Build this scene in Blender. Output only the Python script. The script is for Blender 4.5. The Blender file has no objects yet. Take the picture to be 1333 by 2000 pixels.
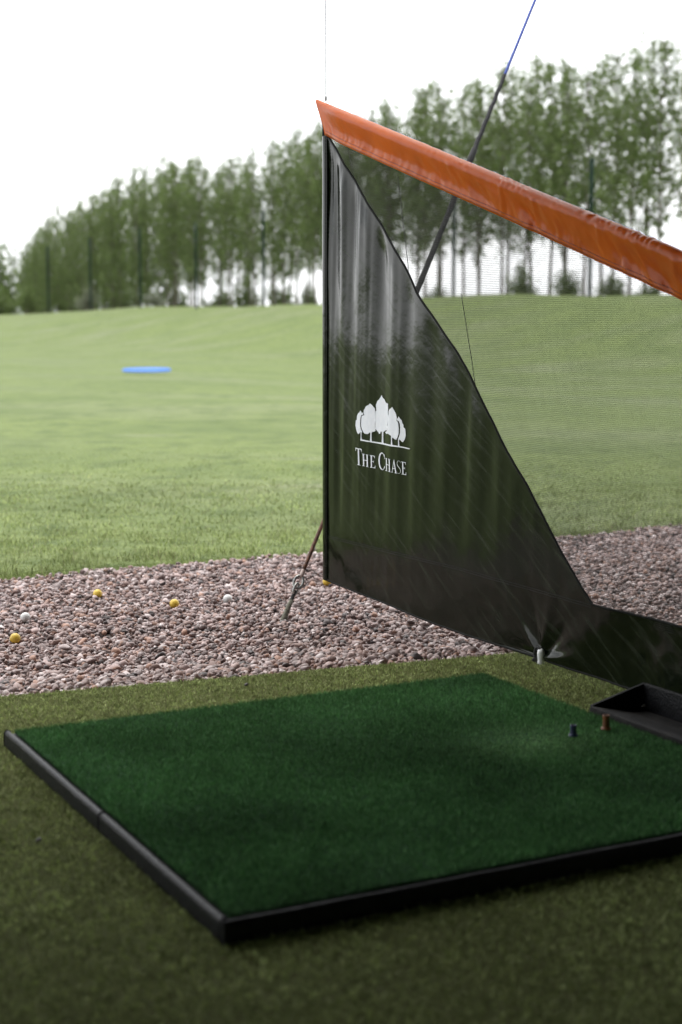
import bpy, bmesh, math, random
import numpy as np
from mathutils import Vector, noise as mnoise

random.seed(7)
rng = np.random.default_rng(11)
scene = bpy.context.scene
COL = scene.collection
rad = math.radians

# ------------------------------------------------------------------ camera
FPX = 3000.0                      # focal length in pixels of a 1333 x 2000 frame (54 mm on 36 mm)
PITCH = math.atan(365 / FPX)
CAM = np.array([0.0, 0.0, 1.14])
cam_d = bpy.data.cameras.new('camera')
cam = bpy.data.objects.new('camera', cam_d)
COL.objects.link(cam)
cam.location = CAM
cam.rotation_euler = (math.pi / 2 - PITCH, 0, 0)
cam_d.sensor_fit = 'VERTICAL'
cam_d.sensor_height = 36
cam_d.sensor_width = 36
cam_d.lens = FPX / 2000 * 36
cam_d.clip_start = 0.05
cam_d.clip_end = 6000
cam_d.dof.use_dof = True
cam_d.dof.focus_distance = 5.75
cam_d.dof.aperture_fstop = 2.6
scene.camera = cam

# ------------------------------------------------------------------ sky, sun, exposure
SUN_EL, SUN_AZ = rad(68), rad(-30)          # azimuth measured from +Y (down the range) towards +X
world = bpy.data.worlds.new('World')
scene.world = world
world.use_nodes = True
wn, wl = world.node_tree.nodes, world.node_tree.links
wn.clear()
w_out = wn.new('ShaderNodeOutputWorld')
w_bg = wn.new('ShaderNodeBackground')
w_sky = wn.new('ShaderNodeTexSky')
w_sky.sky_type = 'NISHITA'
w_sky.sun_disc = False
w_sky.sun_elevation = SUN_EL
w_sky.sun_rotation = SUN_AZ
w_sky.dust_density = 4.0
w_sky.air_density = 1.0
w_bg.inputs['Strength'].default_value = 0.12
# an even layer of cloud over the clear sky, slightly uneven in thickness
w_tc = wn.new('ShaderNodeTexCoord')
w_map = wn.new('ShaderNodeMapping')
w_map.inputs['Scale'].default_value = (1.0, 1.0, 3.2)
w_no = wn.new('ShaderNodeTexNoise')
w_no.inputs['Scale'].default_value = 2.3
w_no.inputs['Detail'].default_value = 5
w_no.inputs['Roughness'].default_value = 0.55
w_ramp = wn.new('ShaderNodeValToRGB')
w_ramp.color_ramp.elements[0].position = 0.30
w_ramp.color_ramp.elements[0].color = (3.9, 4.1, 4.4, 1)
w_ramp.color_ramp.elements[1].position = 0.50
w_ramp.color_ramp.elements[1].color = (10.8, 10.9, 11.0, 1)
w_mix = wn.new('ShaderNodeMix')
w_mix.data_type = 'RGBA'
w_mix.inputs[0].default_value = 0.88
wl.new(w_tc.outputs['Generated'], w_map.inputs['Vector'])
wl.new(w_map.outputs['Vector'], w_no.inputs['Vector'])
wl.new(w_no.outputs['Fac'], w_ramp.inputs['Fac'])
wl.new(w_sky.outputs['Color'], w_mix.inputs[6])
wl.new(w_ramp.outputs['Color'], w_mix.inputs[7])
wl.new(w_mix.outputs[2], w_bg.inputs['Color'])
wl.new(w_bg.outputs[0], w_out.inputs['Surface'])

sun_d = bpy.data.lights.new('sun', 'SUN')
sun_d.energy = 1.0
sun_d.angle = rad(25)
sun_d.color = (1.0, 0.96, 0.9)
sun = bpy.data.objects.new('sun', sun_d)
COL.objects.link(sun)
sdir = Vector((math.sin(SUN_AZ) * math.cos(SUN_EL), math.cos(SUN_AZ) * math.cos(SUN_EL), math.sin(SUN_EL)))
sun.rotation_euler = sdir.to_track_quat('Z', 'Y').to_euler()

vs = scene.view_settings
vs.view_transform = 'Standard'
vs.look = 'None'
vs.exposure = 1.0
vs.gamma = 1.0
vs.use_curve_mapping = False
scene.cycles.use_denoising = True
scene.cycles.max_bounces = 8
scene.cycles.transparent_max_bounces = 12

# ------------------------------------------------------------------ frames of reference
ANG = rad(27.3)                              # the bays' front line against the camera's X axis
FU = np.array([math.cos(ANG), math.sin(ANG), 0.0])    # u: along the bays
FV = np.array([-math.sin(ANG), math.cos(ANG), 0.0])   # v: out onto the range

def W(u, v, z):
    return FU * u + FV * v + np.array([0, 0, z])

def UV(p):
    return float(np.dot(p, FU)), float(np.dot(p, FV))

def ray(x, y):
    a, b = x - 666.5, 1000 - y
    return np.array([a, FPX * math.cos(PITCH) + b * math.sin(PITCH), -FPX * math.sin(PITCH) + b * math.cos(PITCH)])

def on_ground(x, y, z=0.0):
    r = ray(x, y)
    return CAM + r * ((z - CAM[2]) / r[2])

def on_depth(x, y, depth):
    r = ray(x, y)
    return CAM + r * (depth / r[1])

# ------------------------------------------------------------------ materials
def nodes_of(name):
    m = bpy.data.materials.new(name)
    m.use_nodes = True
    return m, m.node_tree.nodes, m.node_tree.links, m.node_tree.nodes['Principled BSDF']

def mat_noise(name, c1, c2, scale=20, rough=0.6, bump=0.0, bscale=None, coords='Object', detail=4, spec=0.5, metallic=0.0, stretch=None, lo=0.35, hi=0.65):
    m, n, l, b = nodes_of(name)
    tc = n.new('ShaderNodeTexCoord')
    mp = n.new('ShaderNodeMapping')
    if stretch:
        mp.inputs['Scale'].default_value = stretch
    l.new(tc.outputs[coords], mp.inputs['Vector'])
    t = n.new('ShaderNodeTexNoise')
    t.inputs['Scale'].default_value = scale
    t.inputs['Detail'].default_value = detail
    l.new(mp.outputs['Vector'], t.inputs['Vector'])
    r = n.new('ShaderNodeValToRGB')
    r.color_ramp.elements[0].position = lo
    r.color_ramp.elements[0].color = (*c1, 1)
    r.color_ramp.elements[1].position = hi
    r.color_ramp.elements[1].color = (*c2, 1)
    l.new(t.outputs['Fac'], r.inputs['Fac'])
    l.new(r.outputs['Color'], b.inputs['Base Color'])
    b.inputs['Roughness'].default_value = rough
    b.inputs['Specular IOR Level'].default_value = spec
    b.inputs['Metallic'].default_value = metallic
    if bump:
        t2 = n.new('ShaderNodeTexNoise')
        t2.inputs['Scale'].default_value = bscale or scale * 3
        t2.inputs['Detail'].default_value = 3
        l.new(mp.outputs['Vector'], t2.inputs['Vector'])
        bp = n.new('ShaderNodeBump')
        bp.inputs['Strength'].default_value = bump
        bp.inputs['Distance'].default_value = 0.01
        l.new(t2.outputs['Fac'], bp.inputs['Height'])
        l.new(bp.outputs['Normal'], b.inputs['Normal'])
    return m

def mat_attr(name, rough=0.6, spec=0.4, translucent=0.0, tint=(1, 1, 1)):
    """colour from the 'col' attribute of the mesh; optional thin-leaf translucency"""
    m, n, l, b = nodes_of(name)
    a = n.new('ShaderNodeAttribute')
    a.attribute_name = 'col'
    l.new(a.outputs['Color'], b.inputs['Base Color'])
    b.inputs['Roughness'].default_value = rough
    b.inputs['Specular IOR Level'].default_value = spec
    if translucent:
        tr = n.new('ShaderNodeBsdfTranslucent')
        l.new(a.outputs['Color'], tr.inputs['Color'])
        mx = n.new('ShaderNodeMixShader')
        mx.inputs[0].default_value = translucent
        l.new(b.outputs[0], mx.inputs[1])
        l.new(tr.outputs[0], mx.inputs[2])
        l.new(mx.outputs[0], n['Material Output'].inputs['Surface'])
    return m

M = {}
M['blade'] = mat_attr('grass_blade', 0.6, 0.2, 0.2)
M['fibre'] = mat_attr('turf_fibre', 0.7, 0.08, 0.15)
M['leaf'] = mat_attr('poplar_leaf', 0.6, 0.2, 0.4)
M['pebble'] = mat_attr('pebble', 0.55, 0.45)
M['bark'] = mat_noise('bark', (0.07, 0.06, 0.045), (0.14, 0.125, 0.10), 3, 0.9, 0.5, stretch=(1, 1, 0.2))
M['soil'] = mat_noise('gravel_bed', (0.06, 0.048, 0.042), (0.16, 0.13, 0.12), 45, 0.9, 0.6, 90)
M['turf'] = mat_noise('olive_turf', (0.08, 0.09, 0.028), (0.15, 0.165, 0.06), 160, 0.9, 0.8, 300, spec=0.1)
M['matgreen'] = mat_noise('mat_backing', (0.024, 0.075, 0.027), (0.04, 0.11, 0.044), 200, 0.9, 0.8, 350, spec=0.1)
M['rubber'] = mat_noise('black_rubber', (0.004, 0.0042, 0.005), (0.009, 0.0095, 0.011), 30, 0.42, 0.3, 140, spec=0.16)
M['tray'] = mat_noise('scuffed_rubber', (0.008, 0.008, 0.008), (0.03, 0.028, 0.026), 18, 0.65, 0.35, 160, spec=0.2)
M['concrete'] = mat_noise('concrete', (0.25, 0.245, 0.235), (0.34, 0.33, 0.32), 6, 0.85, 0.2, 60)
M['timber'] = mat_noise('roof_timber', (0.045, 0.035, 0.025), (0.08, 0.062, 0.045), 5, 0.7, 0.2, 40, stretch=(1, 8, 8))
M['cladding'] = mat_noise('wall_cladding', (0.03, 0.03, 0.028), (0.05, 0.05, 0.045), 4, 0.7)
M['black_cord'] = mat_noise('black_webbing', (0.008, 0.008, 0.009), (0.022, 0.022, 0.024), 150, 0.7, 0.6, 400)
M['blue_cord'] = mat_noise('blue_polyprop', (0.02, 0.05, 0.30), (0.04, 0.09, 0.42), 120, 0.5, 0.5, 500)
M['rust'] = mat_noise('rusty_tube', (0.05, 0.022, 0.012), (0.17, 0.07, 0.035), 60, 0.6, 0.2, 200)
M['steel'] = mat_noise('galvanised', (0.16, 0.165, 0.16), (0.42, 0.42, 0.40), 60, 0.42, 0.2, 200, metallic=0.75)
M['webbing'] = mat_noise('old_webbing', (0.10, 0.10, 0.075), (0.2, 0.195, 0.15), 120, 0.85, 0.5, 300)
M['ferrule'] = mat_noise('pale_ferrule', (0.40, 0.30, 0.27), (0.55, 0.45, 0.41), 60, 0.5)
M['wire'] = mat_noise('wire', (0.02, 0.02, 0.025), (0.04, 0.04, 0.045), 60, 0.5)
M['print'] = mat_noise('white_print', (0.78, 0.82, 0.87), (0.84, 0.87, 0.91), 40, 0.6)
M['post'] = mat_noise('green_post', (0.006, 0.018, 0.014), (0.01, 0.026, 0.02), 2, 0.7, spec=0.1)
M['white_plastic'] = mat_noise('white_plastic', (0.8, 0.82, 0.84), (0.86, 0.87, 0.88), 40, 0.35)
M['net'] = mat_noise('net_thread', (0.03, 0.035, 0.03), (0.055, 0.06, 0.05), 40, 0.55)
M['hem'] = mat_noise('black_hem', (0.005, 0.006, 0.005), (0.010, 0.011, 0.009), 60, 0.7, spec=0.12)
M['stitch'] = mat_noise('stitch', (0.07, 0.018, 0.008), (0.1, 0.025, 0.012), 60, 0.7)
M['thread_dark'] = mat_noise('dark_thread', (0.004, 0.004, 0.004), (0.008, 0.008, 0.008), 60, 0.8)
M['ball_white'] = mat_noise('ball_white', (0.62, 0.62, 0.60), (0.75, 0.75, 0.74), 60, 0.35)
M['ball_yellow'] = mat_noise('ball_yellow', (0.62, 0.42, 0.045), (0.74, 0.52, 0.07), 60, 0.4)
M['tee_orange'] = mat_noise('orange_rubber', (0.13, 0.045, 0.010), (0.19, 0.062, 0.014), 60, 0.5)
M['tee_blue'] = mat_noise('navy_rubber', (0.012, 0.02, 0.06), (0.02, 0.03, 0.09), 60, 0.5)
M['target_blue'] = mat_noise('target_blue', (0.03, 0.15, 0.55), (0.04, 0.19, 0.62), 3, 0.6)

def make_banner_material():
    m, n, l, b = nodes_of('dark_green_pvc')
    uv = n.new('ShaderNodeUVMap'); uv.uv_map = 'UVMap'
    # slanting scuffs left by balls and wind
    mp0 = n.new('ShaderNodeMapping'); mp0.inputs['Rotation'].default_value = (0, 0, rad(-32))
    l.new(uv.outputs[0], mp0.inputs['Vector'])
    mp = n.new('ShaderNodeMapping'); mp.inputs['Scale'].default_value = (4.5, 48, 1)
    l.new(mp0.outputs[0], mp.inputs['Vector'])
    t = n.new('ShaderNodeTexNoise'); t.inputs['Scale'].default_value = 1.0; t.inputs['Detail'].default_value = 2.5
    l.new(mp.outputs[0], t.inputs['Vector'])
    r = n.new('ShaderNodeValToRGB')
    r.color_ramp.elements[0].position = 0.50; r.color_ramp.elements[0].color = (0, 0, 0, 1)
    r.color_ramp.elements[1].position = 0.78; r.color_ramp.elements[1].color = (1, 1, 1, 1)
    l.new(t.outputs['Fac'], r.inputs['Fac'])
    big = n.new('ShaderNodeTexNoise'); big.inputs['Scale'].default_value = 3.0
    l.new(uv.outputs[0], big.inputs['Vector'])
    mul = n.new('ShaderNodeMath'); mul.operation = 'MULTIPLY'
    l.new(r.outputs['Color'], mul.inputs[0]); l.new(big.outputs['Fac'], mul.inputs[1])
    mix = n.new('ShaderNodeMix'); mix.data_type = 'RGBA'
    mix.inputs[6].default_value = (0.0055, 0.0085, 0.004, 1)
    mix.inputs[7].default_value = (0.034, 0.042, 0.028, 1)
    l.new(mul.outputs[0], mix.inputs[0])
    l.new(mix.outputs[2], b.inputs['Base Color'])
    rr = n.new('ShaderNodeMath'); rr.operation = 'MULTIPLY_ADD'
    l.new(mul.outputs[0], rr.inputs[0]); rr.inputs[1].default_value = 0.22; rr.inputs[2].default_value = 0.13
    l.new(rr.outputs[0], b.inputs['Roughness'])
    b.inputs['Specular IOR Level'].default_value = 0.25
    f = n.new('ShaderNodeTexNoise'); f.inputs['Scale'].default_value = 14; f.inputs['Detail'].default_value = 3
    l.new(uv.outputs[0], f.inputs['Vector'])
    bp = n.new('ShaderNodeBump'); bp.inputs['Strength'].default_value = 0.12; bp.inputs['Distance'].default_value = 0.008
    l.new(f.outputs['Fac'], bp.inputs['Height']); l.new(bp.outputs[0], b.inputs['Normal'])
    return m
M['banner'] = make_banner_material()

def make_orange():
    m, n, l, b = nodes_of('orange_pvc')
    tc = n.new('ShaderNodeTexCoord')
    t = n.new('ShaderNodeTexNoise'); t.inputs['Scale'].default_value = 5; t.inputs['Detail'].default_value = 5
    l.new(tc.outputs['Object'], t.inputs['Vector'])
    r = n.new('ShaderNodeValToRGB')
    r.color_ramp.elements[0].position = 0.3; r.color_ramp.elements[0].color = (0.60, 0.125, 0.008, 1)
    r.color_ramp.elements[1].position = 0.7; r.color_ramp.elements[1].color = (0.75, 0.185, 0.012, 1)
    l.new(t.outputs['Fac'], r.inputs['Fac']); l.new(r.outputs['Color'], b.inputs['Base Color'])
    b.inputs['Roughness'].default_value = 0.24
    b.inputs['Specular IOR Level'].default_value = 0.24
    b.inputs['Coat Weight'].default_value = 0.12
    b.inputs['Coat Roughness'].default_value = 0.12
    tr = n.new('ShaderNodeBsdfTranslucent'); l.new(r.outputs['Color'], tr.inputs['Color'])
    mx = n.new('ShaderNodeMixShader'); mx.inputs[0].default_value = 0.42
    l.new(b.outputs[0], mx.inputs[1]); l.new(tr.outputs[0], mx.inputs[2])
    l.new(mx.outputs[0], n['Material Output'].inputs['Surface'])
    return m
M['orange'] = make_orange()

def make_field():
    m, n, l, b = nodes_of('mown_grass')
    g = n.new('ShaderNodeNewGeometry')
    def noise(scale, stretch=(1, 1, 1), detail=4, rot=0.0):
        mp = n.new('ShaderNodeMapping'); mp.inputs['Scale'].default_value = stretch; mp.inputs['Rotation'].default_value = (0, 0, rot)
        l.new(g.outputs['Position'], mp.inputs['Vector'])
        t = n.new('ShaderNodeTexNoise'); t.inputs['Scale'].default_value = scale; t.inputs['Detail'].default_value = detail
        l.new(mp.outputs[0], t.inputs['Vector'])
        return t
    def mix(fac, a, bcol, lo, hi):
        mr = n.new('ShaderNodeMapRange'); mr.inputs[1].default_value = lo; mr.inputs[2].default_value = hi
        l.new(fac.outputs['Fac'], mr.inputs[0])
        mx = n.new('ShaderNodeMix'); mx.data_type = 'RGBA'
        l.new(mr.outputs[0], mx.inputs[0])
        if isinstance(a, tuple): mx.inputs[6].default_value = (*a, 1)
        else: l.new(a.outputs[2], mx.inputs[6])
        mx.inputs[7].default_value = (*bcol, 1)
        return mx
    a = mix(noise(9.0, detail=6), (0.10, 0.142, 0.030), (0.165, 0.208, 0.062), 0.3, 0.7)      # blades
    a = mix(noise(0.10, (1, 1.6, 1), 5), a, (0.165, 0.19, 0.095), 0.46, 0.72)                   # pale dewy stretches
    a = mix(noise(0.30, (1, 1.2, 1), 6), a, (0.10, 0.14, 0.036), 0.45, 0.70)                 # lusher patches
    a = mix(noise(2.6, detail=9), a, (0.075, 0.11, 0.026), 0.48, 0.70)                           # tufts
    a = mix(noise(0.5, (0.35, 1.6, 1), 4, rad(27)), a, (0.24, 0.23, 0.18), 0.66, 0.80)         # dry seed heads
    l.new(a.outputs[2], b.inputs['Base Color'])
    b.inputs['Roughness'].default_value = 0.8
    b.inputs['Specular IOR Level'].default_value = 0.25
    t = noise(16, detail=5)
    bp = n.new('ShaderNodeBump'); bp.inputs['Strength'].default_value = 0.9; bp.inputs['Distance'].default_value = 0.07
    l.new(t.outputs['Fac'], bp.inputs['Height']); l.new(bp.outputs[0], b.inputs['Normal'])
    return m
M['field'] = make_field()

# ------------------------------------------------------------------ mesh helpers
def tag(o, label=None, cat=None, group=None, kind=None):
    if label: o['label'] = label
    if cat: o['category'] = cat
    if group: o['group'] = group
    if kind: o['kind'] = kind
    return o

def empty(name, loc, label=None, cat=None, group=None):
    o = bpy.data.objects.new(name, None)
    COL.objects.link(o)
    o.location = tuple(float(c) for c in loc)
    o.empty_display_size = 0.1
    return tag(o, label, cat, group)

def mesh_obj(name, verts, faces, mat, parent=None, smooth=True, local=False, at=None):
    """verts in world coordinates (or the parent's when local); the object sits at its parent's or its own base"""
    verts = np.asarray(verts, dtype=float)
    base = np.zeros(3)
    if parent is not None and not local:
        base = np.array(parent.location)
        if parent.parent is not None:
            base = base + np.array(parent.parent.location)
    if at is not None:
        base = np.asarray(at, float)
    me = bpy.data.meshes.new(name)
    me.from_pydata([tuple(v) for v in (verts - base)], [], faces)
    me.materials.append(mat)
    if smooth:
        me.polygons.foreach_set('use_smooth', [True] * len(me.polygons))
    me.update()
    o = bpy.data.objects.new(name, me)
    COL.objects.link(o)
    if at is not None:
        o.location = tuple(base)
    if parent is not None:
        o.parent = parent
    return o

def np_mesh(name, verts, tris, mat, cols=None, smooth=False):
    """a big triangle soup, fast"""
    me = bpy.data.meshes.new(name)
    nv, nt = len(verts), len(tris)
    me.vertices.add(nv); me.vertices.foreach_set('co', np.ascontiguousarray(verts, dtype=np.float32).ravel())
    me.loops.add(nt * 3); me.loops.foreach_set('vertex_index', np.ascontiguousarray(tris, dtype=np.int32).ravel())
    me.polygons.add(nt)
    me.polygons.foreach_set('loop_start', np.arange(0, nt * 3, 3, dtype=np.int32))
    me.polygons.foreach_set('loop_total', np.full(nt, 3, dtype=np.int32))
    me.polygons.foreach_set('use_smooth', np.full(nt, smooth))
    if cols is not None:
        a = me.color_attributes.new('col', 'FLOAT_COLOR', 'POINT')
        c = np.ones((nv, 4), dtype=np.float32); c[:, :3] = cols
        a.data.foreach_set('color', c.ravel())
    me.materials.append(mat)
    me.update(calc_edges=True)
    return me

def link(name, me, parent=None, loc=None):
    o = bpy.data.objects.new(name, me)
    COL.objects.link(o)
    if parent is not None: o.parent = parent
    if loc is not None: o.location = tuple(float(c) for c in loc)
    return o

def grid_faces(nr, nc, closed=False):
    f = []
    for i in range(nr - 1):
        for j in range(nc - 1 if not closed else nc):
            k = (j + 1) % nc
            f.append((i * nc + j, i * nc + k, (i + 1) * nc + k, (i + 1) * nc + j))
    return f

def tube(path, radius, nseg=10, caps=True, squash=1.0, squash_dir=None):
    path = [np.asarray(p, float) for p in path]
    n = len(path)
    rs = radius if hasattr(radius, '__len__') else [radius] * n
    verts = []
    prev = None
    for i, p in enumerate(path):
        t = path[min(i + 1, n - 1)] - path[max(i - 1, 0)]
        t = t / (np.linalg.norm(t) + 1e-12)
        if prev is None:
            ref = np.array([0, 0, 1.0]) if abs(t[2]) < 0.9 else np.array([1.0, 0, 0])
            if squash_dir is not None: ref = np.asarray(squash_dir, float)
            a = np.cross(t, ref)
        else:
            a = prev - t * np.dot(prev, t)
        a /= np.linalg.norm(a); prev = a
        b = np.cross(t, a)
        for k in range(nseg):
            q = 2 * math.pi * k / nseg
            verts.append(p + rs[i] * (math.cos(q) * a + squash * math.sin(q) * b))
    faces = grid_faces(n, nseg, True)
    if caps:
        faces.append(tuple(range(nseg - 1, -1, -1)))
        faces.append(tuple(range((n - 1) * nseg, n * nseg)))
    return verts, faces

def merge(*parts):
    V, Fc = [], []
    for v, f in parts:
        k = len(V)
        V += list(v)
        Fc += [tuple(i + k for i in q) for q in f]
    return V, Fc

def boxuv(u0, u1, v0, v1, z0, z1):
    """a box aligned with the bays"""
    vs_ = [W(u, v, z) for z in (z0, z1) for v in (v0, v1) for u in (u0, u1)]
    return vs_, [(0, 2, 3, 1), (4, 5, 7, 6), (0, 1, 5, 4), (2, 6, 7, 3), (0, 4, 6, 2), (1, 3, 7, 5)]

def bevel(o, w, seg=2):
    md = o.modifiers.new('bevel', 'BEVEL'); md.width = w; md.segments = seg; md.limit_method = 'ANGLE'
    return o

def sstep(a, b, x):
    t = np.clip((np.asarray(x, float) - a) / (b - a), 0, 1)
    return t * t * (3 - 2 * t)

def fbm(x, y, z=0.0, oct=3):
    return mnoise.fractal(Vector((x, y, z)), 1.0, 2.0, oct)

# ------------------------------------------------------------------ the setting: terrain
TN = np.array([0.887, 0.461]); TT = np.array([-0.461, 0.887])     # across and along the far bank
GV_FAR = 7.45                                                      # far edge of the gravel strip

def field_z(x, y):
    v = x * FV[0] + y * FV[1]
    p = x * TN[0] + y * TN[1]
    dip = -0.10 - 0.75 * sstep(8, 32, p)
    amp = np.interp(x * TT[0] + y * TT[1], [78, 127, 247], [4.3, 4.05, 3.5])
    bank = amp * sstep(40, 66, p) - 1.6 * sstep(68, 92, p)
    und = 0.0
    if v > 9:
        und = 0.22 * fbm(x / 17, y / 17, 1.3) * float(sstep(12, 30, v)) + 0.5 * fbm(x / 40, y / 40, 7.7) * float(sstep(60, 66, p) + 0.35 * sstep(25, 45, v))
        und *= 1 - 0.9 * float(sstep(140, 400, abs(p)))
    z = float(dip + bank) + und
    return z

def terrain_z(x, y):
    v = x * FV[0] + y * FV[1]
    return -0.3 + (field_z(x, y) + 0.3) * float(sstep(GV_FAR - 0.10, GV_FAR + 0.10, v))

def axis_steps(a, b, s0, g):
    out, s = [a], s0
    while out[-1] < b:
        out.append(out[-1] + s); s *= g
    return out
vline = [-1500, -600, -200, -60, -15, 0, 5, 6.8] + axis_steps(7.2, 2500, 0.08, 1.035)
up = axis_steps(0, 2200, 0.35, 1.035)
uline = [-x for x in up[:0:-1]] + up
UC = 4.0
tv = []
for v in vline:
    for u in uline:
        p = W(u + UC + 0.45 * max(v, 0) * 0.9, v, 0)
        tv.append((p[0], p[1], terrain_z(p[0], p[1])))
ground = mesh_obj('ground', tv, grid_faces(len(vline), len(uline)), M['field'])
tag(ground, 'wide pale green mown range rising to a grassy bank', 'ground', kind='structure')

# gravel bed under the pebbles
def turf_edge(u):
    return 4.614 - 0.114 * (u - 1.194)

def gravel_z(u, v):
    e = turf_edge(u)
    return -0.035 - 0.075 * float(sstep(e + 0.05, e + 0.8, v)) + 0.010 * fbm(u * 2.2, v * 2.2, 3.0)

gu = np.linspace(-14, 20, 171)
gt = np.linspace(0, 1, 36)
gv_ = []
for t in gt:
    for u in gu:
        v = (turf_edge(u) - 0.03) * (1 - t) + (GV_FAR + 0.06) * t
        gv_.append(W(u, v, gravel_z(u, v) - 0.012))
bed = mesh_obj('gravel_bed', gv_, grid_faces(len(gt), len(gu)), M['soil'])
tag(bed, 'dark earth bed under the loose gravel strip', 'gravel bed', kind='structure')

# artificial turf floor of the bay, a slab with a cut front edge
su = np.linspace(-14, 20, 120)
sv = [W(u, turf_edge(u) + 0.012 * fbm(u * 3, 5.5, 0), 0.0) for u in su] + [W(u, -4, 0.0) for u in su]
n_ = len(su)
sv += [p + np.array([0, 0, -0.28]) for p in sv[:n_]]
sf = [(n_ + i, n_ + i + 1, i + 1, i) for i in range(n_ - 1)] + [(i, i + 1, 2 * n_ + i + 1, 2 * n_ + i) for i in range(n_ - 1)]
floor = mesh_obj('floor', sv, sf, M['turf'], smooth=False)
tag(floor, 'olive artificial turf floor of the driving bay', 'floor', kind='structure')

# the bay's roof and rear wall: out of the picture, they shade everything near the camera
EAVE_V, EAVE_Z = 4.95, 2.92
roof_e = empty('bay_roof', W(2, 1, EAVE_Z), 'dark timber roof over the driving bays', 'roof')
roof_e['kind'] = 'structure'
mesh_obj('roof_deck', *boxuv(-14, 20, -4.2, EAVE_V + 0.12, EAVE_Z + 0.14, EAVE_Z + 0.22), M['timber'], roof_e, smooth=False)
mesh_obj('eave_beam', *boxuv(-14, 20, EAVE_V - 0.12, EAVE_V, EAVE_Z - 0.02, EAVE_Z + 0.135), M['timber'], roof_e, smooth=False)
for u in np.arange(-13, 20, 1.6):
    mesh_obj('rafter', *boxuv(u, u + 0.06, -4.1, EAVE_V - 0.125, EAVE_Z, EAVE_Z + 0.135), M['timber'], roof_e, smooth=False)
wall = mesh_obj('wall_rear', *boxuv(-14, 20, -4.3, -4.05, -0.1, EAVE_Z + 0.13), M['cladding'], smooth=False)
tag(wall, 'dark clad rear wall of the driving bays', 'wall', kind='structure')

# ------------------------------------------------------------------ grass, turf and mat fibres (nobody could count them)
def blades(n, base, length, width, lean, cols, seg2=True):
    """n tapered blades: base (n,3), length (n,), width (n,), lean (n,) sideways reach as a share of length"""
    az = rng.uniform(0, 2 * math.pi, n); az2 = rng.uniform(0, 2 * math.pi, n)
    d = np.stack([np.cos(az), np.sin(az), np.zeros(n)], 1)
    s = np.stack([np.cos(az2), np.sin(az2), np.zeros(n)], 1) * (width / 2)[:, None]
    upv = np.array([0, 0, 1.0])
    L = length[:, None]; ln = lean[:, None]
    hz = np.sqrt(np.clip(1 - ln ** 2, 0.05, 1))
    tip = base + d * L * ln + upv * L * hz
    if not seg2:
        V = np.stack([base - s, base + s, tip], 1).reshape(-1, 3)
        T = np.arange(n * 3).reshape(-1, 3)
        C = np.repeat(cols, 3, 0)
        return V, T, C
    mid = base + d * L * ln * 0.32 + upv * L * hz * 0.58
    V = np.stack([base - s, base + s, mid - s * 0.8, mid + s * 0.8, tip], 1).reshape(-1, 3)
    i = (np.arange(n) * 5)[:, None]
    T = np.concatenate([i + np.array([[0, 1, 3]]), i + np.array([[0, 3, 2]]), i + np.array([[2, 3, 4]])], 1).reshape(-1, 3)
    C = np.repeat(cols, 5, 0)
    return V, T, C

def in_view(x, y, margin=0.25):
    return np.abs(x) < 0.224 * y + margin

def cells(x, y, size, lo, hi):
    """tufts: one brightness for each small cell"""
    tab = rng.uniform(lo, hi, 4096)
    a = np.floor(x / size).astype(np.int64); b = np.floor(y / size).astype(np.int64)
    return tab[(a * 73856093 ^ b * 19349663) % 4096]

def colmix(n, stops, jitter=0.12):
    w = rng.dirichlet(np.ones(len(stops)) * 0.7, n)
    c = w @ np.array(stops)
    return c * rng.uniform(1 - jitter, 1 + jitter, (n, 1))

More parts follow.
